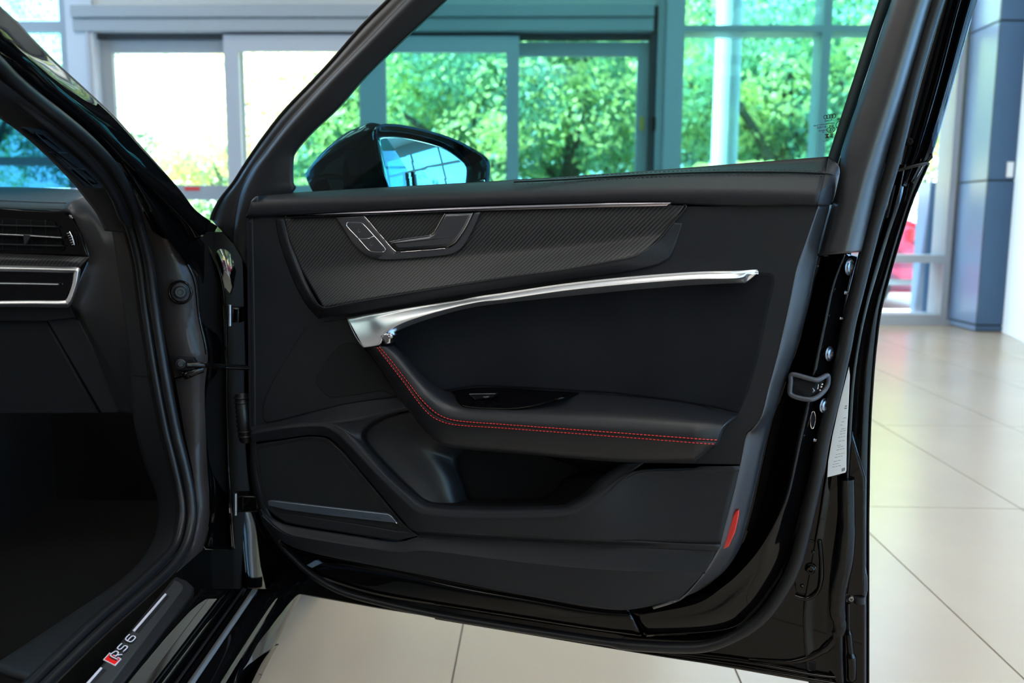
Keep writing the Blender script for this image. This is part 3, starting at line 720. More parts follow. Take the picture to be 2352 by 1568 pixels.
loft('carbon_strip', [([(-60, 579, 1.45), (60, 583, 1.45), (150, 587, 1.45), (206, 590, 1.45)], 0), ([(-60, 594, 1.44), (60, 596, 1.44), (150, 599, 1.44), (196, 603, 1.45)], 0), ([(-60, 609, 1.445), (60, 611, 1.445), (150, 613, 1.445), (184, 616, 1.45)], 0)], carbon, da, P=K, uvf=lambda p: (p.dot(RT), p.z), solid=.005)
# silver frame with black gloss panel
FO = [(-80, 607), (60, 609.5), (150, 612), (174, 612.5), (184, 617), (185, 628), (180, 655), (170, 684), (160, 702), (146, 706), (60, 705), (-80, 706)]
FI = [(-80, 622), (60, 624), (140, 626), (160, 626.5), (169, 627), (169, 632), (165, 654), (157, 677), (151, 687), (140, 690), (60, 690), (-80, 692)]
FM = [((a[0] + b[0]) / 2, (a[1] + b[1]) / 2) for a, b in zip(FO, FI)]
loft('silver_frame', [(FO, 1.444), (FM, 1.4385), (FI, 1.441)], alu, da, P=K, kc=5, k=5, solid=.004, label='silver frame')
plate('display_panel', [(-80, 618), (169, 624), (169, 640), (150, 692), (-80, 696)], 1.446, gloss_blk, da, thick=.006, P=K, nrm=-FW)
tube('silver_bar', [K(-60, 650, 1.440), K(60, 651.5, 1.440), K(135, 653, 1.440)], .0022, alu, da, k=2, flat=.7)
# dash end and side
loft('dash_end', [([(150, 480, 1.44), (165, 462, 1.465), (192, 450, 1.49), (215, 452, 1.51), (240, 470, 1.50)], 0),
                  ([(168, 498, 1.445), (182, 494, 1.445), (205, 482, 1.45), (230, 490, 1.45), (262, 512, 1.44)], 0),
                  ([(200, 572, 1.45), (210, 565, 1.435), (228, 550, 1.42), (252, 550, 1.415), (284, 570, 1.40)], 0),
                  ([(204, 592, 1.45), (214, 590, 1.435), (232, 588, 1.42), (258, 600, 1.41), (290, 615, 1.40)], 0),
                  ([(184, 640, 1.46), (205, 640, 1.445), (226, 645, 1.43), (262, 660, 1.42), (297, 690, 1.41)], 0),
                  ([(160, 706, 1.47), (180, 706, 1.46), (198, 708, 1.44), (255, 730, 1.43), (302, 770, 1.42)], 0),
                  ([(168, 728, 1.48), (186, 728, 1.47), (197, 740, 1.45), (262, 800, 1.44), (305, 850, 1.43)], 0),
                  ([(230, 860, 1.48), (240, 860, 1.47), (262, 870, 1.455), (290, 900, 1.45), (307, 915, 1.44)], 0),
                  ([(262, 950, 1.48), (270, 950, 1.475), (282, 950, 1.465), (296, 951, 1.455), (307, 951, 1.45)], 0)], leather_s, da, P=K, k=5, kc=5, solid=.008, label='curved end of the dashboard')
plate('glove_box', [(-80, 706), (104, 733), (226, 950), (-80, 953)], 1.475, plastic_d, da, thick=.03, bevel=.004, P=K, nrm=-FW)
plate('knee_panel', [(106, 733), (170, 728), (184, 738), (290, 948), (232, 950)], 1.472, mat('dark knee panel', (.006, .0065, .008), .6, spec=.25), da, thick=.03, bevel=.003, P=K, nrm=-FW)
plate('lower_fascia', [(-80, 700), (160, 702), (172, 730), (108, 738), (-80, 740)], 1.462, plastic_d, da, thick=.02, bevel=.003, P=K, nrm=-FW)
# ---- footwell and floor pan, underbody
bt = empty('cabin_floor', cf(-1.1, 1.4) + Vector((0, 0, .28)), car)
def cbox(name, x0, x1, y0, y1, z0, z1, m, parent, **k):
    v = [cf(x, y) + Vector((0, 0, z)) for x in (x0, x1) for y in (y0, y1) for z in (z0, z1)]
    return obj(name, v, [(0, 1, 3, 2), (4, 6, 7, 5), (0, 4, 5, 1), (2, 3, 7, 6), (0, 2, 6, 4), (1, 5, 7, 3)], m, parent, smooth=False, **k)
cbox('carpet', -1.9, -.56, .3, 2.05, .27, .31, carpet, bt)
cbox('firewall', -1.9, -.50, 2.0, 2.06, .27, .93, carpet, bt)
cbox('side_carpet', -.56, -.51, 1.42, 2.0, .27, .95, carpet, bt)
cbox('centre_tunnel', -1.25, -1.08, .3, 2.0, .3, .62, plastic, bt)
cbox('underbody', -1.9, -.52, -1.5, 3.3, .16, .22, plastic_d, bs, label='dark underbody')
cbox('engine_bay', -1.9, -.55, 2.75, 3.6, .2, .80, plastic_d, bs)
# ---- windscreen and bonnet
#ws = [K(-40, 240, 1.02), K(0, 262, 1.05), K(100, 346, 1.16), K(190, 436, 1.42), K(200, 446, 2.1)]
f = [cf(-1.0, 2.12) + Vector((0, 0, 1.045)), cf(-.85, 1.2) + Vector((0, 0, 1.535)), cf(-1.9, 1.2) + Vector((0, 0, 1.535)), cf(-1.9, 2.12) + Vector((0, 0, 1.045))]
f2 = [p - FW * .006 for p in f]
obj('windscreen', f + f2, [(0, 1, 2, 3), (4, 5, 6, 7), (0, 1, 5, 4), (1, 2, 6, 5), (2, 3, 7, 6), (3, 0, 4, 7)], wsglass, car, smooth=False, label='tinted windscreen')
loft('bonnet', [([(-1.9, 2.15, .96), (-1.2, 2.15, .98), (-.8, 2.15, .96), (-.52, 2.1, .90)], 0), ([(-1.9, 2.9, .90), (-1.2, 2.9, .92), (-.8, 2.9, .90), (-.50, 2.9, .84)], 0), ([(-1.9, 3.6, .76), (-1.2, 3.6, .78), (-.8, 3.55, .74), (-.55, 3.4, .66)], 0)], paint, bs,
     P=lambda x, y, z: cf(x, y) + Vector((0, 0, z)), solid=.01)
# front fender outer skin and wheel
def CXYZ(x, y, z): return cf(x, y) + Vector((0, 0, z))
# ---- sill: trim, tread plate, painted steps, side skirt
si = empty('sill', PZ(340, 1460, .45), car)
def SL(x1568, y, z, dz=0):      # sill line through the vanishing point, at image row y
    vx, vy = 1165.0, 510.0
    return PZ(vx + (x1568 - vx) * (y - vy) / (1568 - vy), y, z)
def srow(x, z, ys): return [SL(x, y, z) for y in ys]
def sgrid(name, cols, ys, m, label=None, solid=.004, kc=1, parent=si):
    """cols: list of (x at row 1568, z); ys rows"""
    R = [[SL(x, y, z) for y in ys] for x, z in cols]
    if kc > 1:
        cc = [spline([r[i] for r in R], kc) for i in range(len(ys))]
        R = [[c[j] for c in cc] for j in range(len(cc[0]))]
    n = len(ys); v = [p for r in R for p in r]
    fs = [(j * n + i, j * n + i + 1, (j + 1) * n + i + 1, (j + 1) * n + i) for j in range(len(R) - 1) for i in range(n - 1)]
    o = obj(name, v, fs, m, parent, label=label); faceto(o, CP)
    if solid:
        md = o.modifiers.new('thickness', 'SOLIDIFY'); md.thickness = solid; md.offset = -1
    return o
yr = [1700, 1640, 1568, 1500, 1440, 1400, 1370, 1345]
pl = [(197, 1568), (394, 1330), (404, 1322), (430, 1332), (445, 1346), (441, 1362), (284, 1568), (190, 1690), (92, 1690)]
plate('tread_plate_base', pl, .452, plastic, si, thick=.012, bevel=.003, P=PZ, nrm=Vector((0, 0, 1)), label='black entry strip')
pi_ = [(203, 1568), (394, 1341), (400, 1331), (412, 1336), (421, 1344), (420, 1352), (256, 1568), (150, 1700), (90, 1700)]
plate('tread_plate', pi_, .454, mat('satin dark metal', (.10, .105, .11), .38, metal=.7), si, thick=.003, bevel=.0015, P=PZ, nrm=Vector((0, 0, 1)), label='dark satin metal tread plate')
def PT(px, py): return PZ(px, py, .4545)
UPZ = Vector((0, 0, 1))
plate('light_bar', [(379, 1361.5), (383, 1364), (309, 1449.5), (304.5, 1447)], .4548, silverprint, si, thick=.0008, bevel=.0002, P=PZ, nrm=UPZ, label='silver light line')
plate('light_bar', [(231, 1531), (235.5, 1533.5), (180, 1597), (172, 1597)], .4548, silverprint, si, thick=.0008, bevel=.0002, P=PZ, nrm=UPZ, label='silver light line')
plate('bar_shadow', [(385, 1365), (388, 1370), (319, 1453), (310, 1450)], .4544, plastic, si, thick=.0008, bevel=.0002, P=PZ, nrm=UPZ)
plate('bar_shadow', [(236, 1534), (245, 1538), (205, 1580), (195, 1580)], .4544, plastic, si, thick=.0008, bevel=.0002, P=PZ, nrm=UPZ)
plate('emblem_block', [(236.5, 1514), (251.5, 1497.5), (279, 1512), (264.5, 1528)], .4547, silverprint, si, thick=.0008, bevel=.0002, P=PZ, nrm=UPZ)
plate('emblem_block', [(240, 1513.5), (252.5, 1500), (276, 1512.5), (263.5, 1525.5)], .4549, redprint, si, thick=.0008, bevel=.0002, P=PZ, nrm=UPZ, label='red rhombus')
# letters: stroke paths in a cell, text line runs up the sill
def glyph(ch, a, b, c):
    """a: foot-left pixel, b: foot-right pixel, c: top-left pixel"""
    S = {'R': [[(0, 0), (0, 1), (.75, 1), (1, .85), (1, .62), (.75, .45), (.2, .45)], [(.5, .45), (1, 0)]],
         'S': [[(0, 0), (.8, 0), (1, .14), (1, .38), (.8, .5), (.2, .5), (0, .64), (0, .86), (.2, 1), (1, 1)]],
         '6': [[(.95, 1), (.3, 1), (0, .8), (0, .2), (.2, 0), (.8, 0), (1, .15), (1, .42), (.8, .56), (0.05, .56)]]}[ch]
    for s in S:
        pts = []
        for (u, v) in s:
            px = a[0] + (b[0] - a[0]) * u + (c[0] - a[0]) * v; py = a[1] + (b[1] - a[1]) * u + (c[1] - a[1]) * v
            pts.append(PZ(px, py, .4553))
        tube('lettering', [p + UPZ * .0001 for p in pts], .0015, blackprint, si, k=3, seg=8, flat=1, lin=False)
        tube('lettering', [p + UPZ * .0008 for p in pts], .00105, silverprint, si, k=3, seg=8, lin=False, label='silver letter with a dark outline')
glyph('R', (269.5, 1515.5), (281, 1504.5), (253.5, 1507))
glyph('S', (283, 1498), (294, 1487.5), (268.5, 1490))
glyph('6', (301, 1476.5), (312.5, 1465), (286.5, 1469.5))
yb = [1700, 1620, 1568, 1520, 1470, 1430, 1400, 1375, 1352]
sgrid('painted_step', [(282, .4505), (290, .4495), (310, .4385), (340, .419), (362, .4035), (368, .396)], yb, paint, label='glossy black door step', kc=3)
sgrid('sill_gutter', [(368, .396), (384, .386), (400, .372), (412, .372)], yb, paint, kc=3)
sgrid('silver_strip', [(430, .371), (445, .371)], yb, mat('grey film strip', (.28, .32, .36), .35, metal=.5), label='thin silver strip')
tube('sill_bead', [SL(404, y, .380) for y in yb], .002, rubber, si, k=2)
sgrid('outer_rocker', [(412, .372), (425, .37), (450, .368), (480, .362), (506, .352), (522, .338)], yb, paint, kc=3)
# side skirt and fender foot in blue-white reflections
def SK(px, py, X): 
    d = ray(px, py); o = Vector((0, 0, 0))
    # plane x_car = X in the car frame
    t = X / d.dot(RT); return CP + d * t
sk = [([(500, 1640, -.415), (520, 1568, -.412), (540, 1510, -.410), (562, 1455, -.408), (590, 1402, -.408), (622, 1345, -.41), (645, 1300, -.42)], 0),
      ([(530, 1650, -.398), (547, 1568, -.396), (566, 1520, -.393), (590, 1465, -.391), (618, 1410, -.391), (648, 1352, -.395), (668, 1305, -.40)], 0),
      ([(565, 1660, -.392), (590, 1568, -.390), (612, 1520, -.385), (637, 1470, -.384), (664, 1416, -.384), (694, 1360, -.386), (720, 1310, -.39)], 0),
      ([(560, 1662, -.44), (585, 1570, -.44), (606, 1522, -.44), (631, 1472, -.44), (658, 1418, -.44), (688, 1362, -.44), (712, 1312, -.44)], 0)]
loft('side_skirt', sk, paint, si, P=SK, k=6, kc=6, solid=.004, label='glossy side skirt')
loft('skirt_blade', [([(545, 1600, -.40), (560, 1568, -.398), (583, 1520, -.396), (604, 1494, -.394), (622, 1482, -.392), (640, 1478, -.392)], 0),
                     ([(558, 1610, -.372), (578, 1568, -.372), (600, 1524, -.374), (618, 1498, -.378), (630, 1486, -.384), (641, 1479, -.39)], 0),
                     ([(570, 1622, -.385), (594, 1568, -.384), (612, 1530, -.385), (626, 1503, -.386), (634, 1489, -.388), (641, 1480, -.391)], 0)], paint, si, P=SK, kc=6, solid=.003)
# front wheel far behind the door
wh = empty('front_wheel', cf(-.62, 2.35) + Vector((0, 0, .35)), car)
def cring(prof, cx, cy, cz, m, name, par, seg=48):
    v = []; fs = []
    for (xx, r) in prof:
        for s in range(seg):
            a = 2 * pi * s / seg; v.append(cf(cx + xx, cy + cos(a) * r) + Vector((0, 0, cz + sin(a) * r)))
    n = len(prof)
    for j in range(n):
        j2 = (j + 1) % n
        for s in range(seg):
            s2 = (s + 1) % seg; fs.append((j * seg + s, j * seg + s2, j2 * seg + s2, j2 * seg + s))
    return obj(name, v, fs, m, par)
cring([(-.13, .26), (-.14, .33), (-.11, .35), (.11, .35), (.14, .33), (.13, .26)], -.62, 2.35, .352, rubber, 'tyre', wh)
cring([(-.12, .24), (-.12, .262), (.12, .262), (.12, .24)], -.62, 2.35, .352, alu_d, 'wheel_rim', wh)
for i in range(5):
    a = i * 2 * pi / 5
    v = []
    for (r, hw) in ((.03, .035), (.245, .02)):
        for sgn in (-1, 1):
            for xx in (.07, .1):
                v.append(cf(-.62 + xx, 2.35 + cos(a) * r - sin(a) * hw * sgn) + Vector((0, 0, .352 + sin(a) * r + cos(a) * hw * sgn)))
    obj('spoke', v, [(0, 1, 3, 2), (4, 5, 7, 6), (0, 1, 5, 4), (2, 3, 7, 6), (0, 2, 6, 4), (1, 3, 7, 5)], alu_d, wh, smooth=False)
# outer fender skin around the wheel arch
v = []; fs = []; ys_ = [1.72 + i * (3.3 - 1.72) / 30 for i in range(31)]
for y in ys_:
    dd = abs(y - 2.35); zb_ = .30 if dd > .42 else .34 + sqrt(max(0, .42 ** 2 - dd ** 2)) * .98
    for (t, xo) in ((0, -.455), (.25, -.44), (.5, -.43), (.75, -.435), (.92, -.46), (1, -.52)):
        zt = .90 - max(0, y - 2.2) * .12
        v.append(cf(xo - max(0, y - 2.7) ** 2 * .5, y) + Vector((0, 0, zb_ + (zt - zb_) * t)))
for j in range(30):
    for i in range(5): fs.append((j * 6 + i, j * 6 + i + 1, (j + 1) * 6 + i + 1, (j + 1) * 6 + i))
o = obj('front_fender', v, fs, paint, bs); md = o.modifiers.new('t', 'SOLIDIFY'); md.thickness = .01; md.offset = 0
# ================================================================== OPEN FRONT DOOR (part of the car)
dr_ = empty('front_door', D(575, 1340, -.05), car)
dr_['label'] = 'open front passenger door'
# ---- outer shell with the shut faces
shell = [(548, 470), (556, 640), (560, 800), (566, 1000), (574, 1100), (584, 1200), (596, 1300), (608, 1353), (693, 1367), (870, 1399), (1060, 1430), (1267, 1465), (1489, 1505), (1600, 1522), (1858, 1568), (1925, 1579), (1988, 1590), (1988, 1300), (1989, 1100), (1960, 1000), (1950, 850), (1950, 700), (1960, 500), (1962, 430), (1946, 356), (1916, 362), (1902, 374), (1500, 440), (900, 460)]
plate('door_shell', shell, -.088, paint, dr_, thick=.03, bevel=.004, label='glossy black door shell')
# shut face between trim and seal
J0 = [(1880, 583), (1862, 668), (1834, 774), (1797, 882), (1770, 965), (1747, 1064), (1724, 1167), (1701, 1244), (1671, 1298), (1632, 1336), (1588, 1362), (1530, 1384), (1444, 1400)]
J1 = [(1941, 582), (1913, 655), (1892, 749), (1872, 844), (1857, 921), (1837, 1009), (1811, 1130), (1785, 1195), (1752, 1255), (1709, 1308), (1666, 1347), (1600, 1388), (1464, 1414)]
J2 = [(1972, 590), (1950, 672), (1933, 768), (1914, 863), (1897, 940), (1876, 1035), (1851, 1133), (1831, 1215), (1811, 1288), (1772, 1354), (1726, 1413), (1666, 1450), (1474, 1462)]
def mix(A, B, t): return [(a[0] + (b[0] - a[0]) * t, a[1] + (b[1] - a[1]) * t) for a, b in zip(A, B)]
loft('shut_face', [(J0, -.040), (J0, [-.086] * 10 + [-.080, -.074, -.070]), (mix(J0, J1, .6), [-.072] * 10 + [-.071, -.070, -.068]), (mix(J0, J1, .88), [-.050] * 7 + [-.051, -.053, -.057, -.061, -.065, -.067]), (J1, [-.045] * 7 + [-.047, -.051, -.056, -.060, -.064, -.067]), (mix(J1, J2, .22), [-.052] * 7 + [-.053, -.055, -.059, -.063, -.066, -.068]), (mix(J1, J2, .45), [-.062] * 10 + [-.063, -.066, -.070]), (J2, -.077)], paint, dr_, k=6, kc=4, solid=.003, label='glossy black shut face with a bright ridge')
# lower-left shut face under the trim
B0 = [(572, 850), (572, 1000), (583, 1110), (604, 1180), (640, 1246), (700, 1272), (815, 1292), (911, 1310), (1057, 1342), (1223, 1371), (1356, 1395), (1444, 1400)]
B1 = [(560, 850), (562, 1000), (572, 1120), (590, 1200), (622, 1258), (668, 1300), (770, 1340), (880, 1370), (1040, 1396), (1223, 1425), (1356, 1446), (1474, 1462)]
loft('lower_shut_face', [(B0, -.040), (B0, -.070), (mix(B0, B1, .25), -.068), (mix(B0, B1, .8), -.071), (B1, -.077)], paint, dr_, k=6, kc=4, solid=.003)
seal = [(2190, -90, -.050), (2152, 0, -.050), (2098, 181, -.052), (2058, 344, -.055), (2014, 490, -.060), (1990, 580, -.064), (1967, 672, -.066), (1950, 740, -.066), (1937, 810, -.066), (1915, 905, -.066), (1890, 1010, -.066), (1878, 1080, -.066), (1863, 1150, -.066), (1846, 1225, -.066), (1826, 1298, -.066), (1792, 1364, -.066), (1752, 1416, -.066), (1700, 1454, -.066), (1645, 1478, -.066), (1590, 1487, -.066), (1489, 1484, -.066), (1400, 1475, -.066), (1179, 1441, -.066), (1002, 1411, -.066), (870, 1382, -.066), (781, 1356, -.066), (715, 1318, -.066), (671, 1278, -.066), (638, 1240, -.066), (612, 1190, -.066)]
tube('door_seal', seal, [.0095] * 17 + [.0085] * 4 + [.006] * 9, rubber, dr_, k=5, seg=16, P=D, label='black rubber seal around the door')
tube('seal_lip', [(p[0] - 13, p[1] - (2 if i < 15 else 9), p[2] - .006) for i, p in enumerate(seal[4:24])], .0025, rubber, dr_, k=5, seg=8, P=D)
# outer return (right of the seal)
Q0 = [(2042, 380), (2028, 455), (2008, 535), (1988, 620), (1968, 710), (1948, 800), (1936, 880), (1922, 960), (1905, 1050), (1893, 1120), (1880, 1200), (1862, 1300), (1846, 1400), (1850, 1500), (1860, 1580)]
Q1 = [(2076, 378), (2060, 455), (2035, 535), (2008, 620), (1985, 710), (1967, 800), (1956, 880), (1950, 960), (1946, 1050), (1943, 1120), (1941, 1200), (1930, 1300), (1925, 1400), (1926, 1500), (1930, 1590)]
Q2 = [(2100, 376), (2082, 455), (2055, 535), (2030, 620), (2003, 710), (1985, 800), (1975, 880), (1970, 960), (1966, 1050), (1962, 1120), (1962, 1200), (1962, 1300), (1962, 1400), (1962, 1500), (1962, 1592)]
Q3 = [(2131, 373), (2095, 455), (2069, 535), (2044, 620), (2021, 710), (2009, 800), (2002, 880), (1997, 960), (1994, 1050), (1993, 1120), (1992, 1200), (1992, 1300), (1992, 1400), (1992, 1500), (1992, 1596)]
loft('outer_flange', [(Q0, -.084), (mix(Q0, Q1, .55), -.090), (Q1, -.080), (mix(Q1, Q2, .4), -.086), (mix(Q1, Q2, .8), -.104), (Q2, -.106), (mix(Q2, Q3, .5), -.103), (Q3, -.112)], paint, dr_, k=6, kc=5, solid=.004, label='glossy black outer flange')
loft('outer_skin', [(Q3, -.112), ([(p[0] - 1, p[1]) for p in Q3], -.125)], paint, dr_, k=6, kc=1, solid=.003)
tube('flange_ridge', [(1943, 1100, -.082), (1944, 1200, -.082), (1940, 1280, -.082), (1928, 1345, -.084), (1924, 1400, -.085), (1930, 1440, -.086), (1915, 1470, -.087), (1880, 1500, -.087), (1820, 1520, -.087), (1720, 1515, -.088)], [.012, .013, .013, .012, .010, .007, .005, .004, .003], paint, dr_, k=6, seg=18, P=D, flat=.7)
tube('flange_ridge', [(1949, 1385, -.088), (1949, 1440, -.088), (1952, 1480, -.087), (1956, 1520, -.088), (1956, 1560, -.09)], [.003, .0045, .007, .006], paint, dr_, k=6, seg=14, P=D)
tube('access_recess', [(1882, 1240, -.086), (1886, 1280, -.086), (1886, 1330, -.086), (1874, 1362, -.086), (1850, 1374, -.086), (1826, 1368, -.086)], .0035, paint, dr_, k=6, seg=10, P=D, label='raised rim of a rounded access cover')
plate('access_cover', [(1850, 1238), (1880, 1245), (1883, 1290), (1880, 1350), (1862, 1366), (1830, 1362), (1822, 1330)], -.085, paint, dr_, thick=.003, bevel=.002)
dome('cover_plug', D(1862, 1306, -.084), DN, .0085, .007, paint, dr_)
dome('cover_dimple', D(1868, 1268, -.084), DN, .003, .002, paint, dr_); dome('cover_dimple', D(1842, 1346, -.084), DN, .003, .002, paint, dr_)
plate('drain_cover', [(1827, 1513), (1860, 1518), (1874, 1522), (1874, 1542), (1826, 1533)], -.085, plastic_d, dr_, thick=.004, bevel=.002)
tube('hem_bead', [(1000, 1419, -.082), (1200, 1452, -.082), (1489, 1500, -.082), (1700, 1532, -.082), (1900, 1566, -.082), (1985, 1582, -.085)], .0022, paint, dr_, k=6, seg=8, P=D)
tube('hem_bead', [(1000, 1412, -.082), (1200, 1444, -.082), (1489, 1492, -.082), (1700, 1518, -.082), (1860, 1548, -.082), (1930, 1556, -.085)], .0022, paint, dr_, k=6, seg=8, P=D)
# rounded end bracket at the rear edge
plate('edge_bracket', [(1950, 1303), (1988, 1303), (1988, 1384), (1941, 1384), (1941, 1352)], -.094, paint, dr_, thick=.01, bevel=.005, k=3)
tube('edge_bracket_lip', [(1952, 1313, -.092), (1966, 1306, -.092), (1984, 1305, -.092)], .0014, paint, dr_, P=D)
dome('bracket_bolt', D(1955, 1371, -.092), DN, .006, .008, steel, dr_)
tube('bracket_pad', [(1939, 1378, -.09), (1939, 1366, -.09)], .006, rubber, dr_, P=D, seg=12); tube('bracket_pad', [(1974, 1384, -.09), (1974, 1368, -.09)], .008, rubber, dr_, P=D, seg=12)
# warning label
lb = [(1950, 842), (1952, 862), (1949, 930), (1945, 1000), (1944, 1080), (1942, 1085), (1900, 1096), (1902, 1060), (1912, 1000), (1925, 940), (1938, 888)]
plate('warning_label', lb, -.0735, label_m, dr_, thick=.001, bevel=.0003, label='white warning label with small dark print')
rnd = random.Random(5)
def lx0(y): return 1903 + (1096 - y) * (1950 - 1903) / (1096 - 842)
y = 930
gr = [(931, .5, 1, 1), (936, .4, 1, 1), (958, .4, .9, 0), (966, .2, .6, 0), (973, .1, .4, 0), (982, .3, .9, 0), (987, .2, .9, 0), (993, .2, .8, 0), (1000, .1, .8, 0), (1009, .2, .8, 0), (1018, .1, .5, 0), (1022, .2, .8, 0), (1028, .1, .8, 0), (1038, .1, .8, 0), (1044, .05, .7, 0), (1053, .02, .55, 0), (1059, .0, .5, 0), (1065, .0, .6, 0)]
for (yy, a, b, bold) in gr:
    x0 = lx0(yy) + 3; x1 = 1945; wd = x1 - x0
    s = x0 + wd * a; e = x0 + wd * b; h = 1.6 if bold else 1.0
    xx = s
    while xx < e - 1:
        wl = min(rnd.uniform(3, 8), e - xx); sl = -.22
        plate('label_print', [(xx, yy + (x1 - xx) * .22 * 1), (xx + wl, yy + (x1 - xx - wl) * .22), (xx + wl, yy + h + (x1 - xx - wl) * .22), (xx, yy + h + (x1 - xx) * .22)], -.0733, blackprint if bold else greyprint, dr_, thick=.0004, bevel=.0001)
        xx += wl + 1.4
plate('label_print', [(1933, 1076), (1941, 1073), (1941, 1080), (1933, 1083)], -.0733, greyprint, dr_, thick=.0004, bevel=.0001)
# bolts on the shut face
def oval(cx, cy, wv, rr, nrm_mix=.8, m=steel, name='bolt', hh=.004):
    n = (DN * .45 + DU * nrm_mix).normalized(); dome(name, D(cx, cy, wv), n, rr, hh, m, dr_)
oval(1950, 613, -.058, .0115); oval(1904, 812, -.058, .0105); oval(1891, 931, -.058, .0105)
oval(1941, 672, -.060, .003, name='rivet'); oval(1930, 731, -.060, .0022, name='rivet'); oval(1870, 1010, -.060, .003, name='rivet')
tube('shut_face_hole', [D(1867, 964, -.058) + (DN * .6 - DU * .8) * sin(a) * .004 + Vector((0, 0, 1)) * cos(a) * .0125 for a in [i * pi / 8 for i in range(16)]], .0009, chrome, dr_, k=2, closed=True, seg=6)
obj('hole_plug', [D(1867, 964, -.059) + (DN * .6 - DU * .8) * sin(a) * .004 + Vector((0, 0, 1)) * cos(a) * .0125 for a in [i * pi / 8 for i in range(16)]], [tuple(range(16))], plastic_d, dr_, smooth=False)
# latch mouth
lr = [(1817, 861, -.036), (1830, 861, -.036), (1858, 869, -.036), (1878, 872, -.040), (1898, 862, -.050), (1902, 866, -.053), (1901, 882, -.053), (1893, 897, -.050), (1876, 912, -.042), (1858, 917, -.036), (1830, 912, -.036), (1816, 905, -.036), (1814, 896, -.036), (1816, 876, -.036)]
m_latch = mat('grey latch plastic', (.055, .06, .072), .38)
tube('latch_ring', lr, .0035, m_latch, dr_, k=4, seg=12, closed=True, P=D, label='grey oblong latch ring')
obj('latch_recess', [D(*p[:2], p[2] - .004) for p in lr], [tuple(range(len(lr)))], plastic_d, dr_, smooth=False)
plate('latch_claw', [(1849, 893), (1868, 890), (1872, 898), (1862, 906), (1850, 903)], -.042, steel, dr_, thick=.004, bevel=.0008)
plate('latch_claw', [(1873, 878), (1881, 876), (1880, 893), (1874, 896)], -.046, chrome, dr_, thick=.006, bevel=.0008)
for q in ((1888, 882), (1886, 888), (1883, 896), (1860, 901)): dome('latch_rivet', D(q[0], q[1], -.047), DN, .0014, .001, chrome, dr_)
# ---- window frame (sash)
F0 = [(486, 505), (490, 490), (507, 458), (537, 420), (564, 378), (600, 325), (652, 258), (717, 190), (766, 137), (830, 63), (893, 0), (965, -72)]
F1 = [(536, 560), (541, 500), (552, 448), (566, 415), (583, 385), (604, 358), (655, 292), (722, 217), (777, 160), (850, 86), (933, 0), (1010, -76)]
F2 = [(570, 620), (600, 520), (672, 442), (672, 415), (673, 372), (681, 345), (721, 299), (778, 246), (832, 184), (900, 116), (1024, 0), (1108, -80)]
sf = leather_s
loft('front_sash', [(F0, -.085), (mix(F0, F1, .35), -.070), (mix(F0, F1, .8), -.066), (F1, -.062)], rubber, dr_, k=6, kc=4, solid=.006, label='black rubber outer sash')
loft('inner_sash', [(F1, -.060), (mix(F1, F2, .05), -.044), (mix(F1, F2, .18), -.036), (mix(F1, F2, .55), -.040), (F2, -.052)], plastic, dr_, k=6, kc=4, solid=.008, label='matt black inner window frame')
tube('sash_bead', F0[:] , .0035, rubber, dr_, k=5, seg=8, P=D, wv=-.082)
tube('glass_run', [(673, 446), (673, 372), (681, 346), (721, 300), (778, 247), (832, 185), (900, 117), (1024, 1), (1108, -79)], .0016, mat('pale green edge', (.05, .16, .13), .3), dr_, k=4, seg=6, P=D, wv=-.0555, label='green lit glass edge')
G0 = [(2046, -90), (2018, 0), (1996, 68), (1976, 130), (1957, 190), (1938, 248), (1920, 304), (1902, 361), (1890, 398)]
G1 = [(2076, -90), (2047, 0), (2024, 68), (2004, 130), (1984, 190), (1965, 248), (1947, 304), (1929, 361), (1918, 398)]
loft('glass_edge_band', [(G0, -.058), (G1, -.056)], frit, dr_, k=4, kc=1, solid=.003, label='dark teal band along the glass edge')
H0 = [(2077, -90), (2047, 0), (1985, 190), (1937, 330), (1930, 370), (1928, 410), (1912, 468), (1898, 525), (1881, 585)]
H1 = [(2152, -90), (2120, 0), (2062, 190), (2017, 330), (2003, 375), (1990, 418), (1976, 470), (1962, 525), (1948, 581)]
H2 = [(2180, -90), (2148, 0), (2090, 190), (2046, 330), (2033, 375), (2020, 418), (2006, 470), (1992, 525), (1979, 578)]
loft('rear_sash_cover', [(H0, -.040), (mix(H0, H1, .25), -.028), (mix(H0, H1, .7), -.022), (H1, -.024), (mix(H1, H2, .5), -.034), (H2, -.052)], strip_l, dr_, k=6, kc=5, solid=.006, label='matt black rear window frame cover')
V0 = [(2172, -90), (2140, 0), (2084, 190), (2050, 300), (2024, 385), (2012, 440)]
V1 = [(2204, -90), (2172, 0), (2116, 190), (2080, 330), (2066, 392), (2058, 430)]
V2 = [(2244, -90), (2207, 0), (2156, 190), (2108, 350), (2090, 388), (2076, 425)]
V3 = [(2282, -90), (2245, 0), (2190, 194), (2143, 352), (2126, 374), (2105, 410)]
loft('rear_sash_outer', [(V0, -.075), (mix(V0, V1, .6), -.084), (V1, -.090), (mix(V1, V2, .5), -.088), (V2, -.080), (mix(V2, V3, .3), -.092), (mix(V2, V3, .6), -.084), (V3, -.093)], paint, dr_, k=6, kc=4, solid=.006, label='glossy black outer window frame')
plate('sash_corner_cap', [(2142, 353), (2143, 362), (2131, 374), (2128, 372), (2130, 362)], -.088, rubber, dr_, thick=.008, bevel=.001)
tube('sash_joint', [(2062, 392, -.082), (2090, 384, -.080), (2112, 378, -.080), (2131, 374, -.088)], .0022, rubber, dr_, P=D, k=4)
dome('sash_plug', D(2089, 325, -.086), DN, .005, .003, plastic_d, dr_)
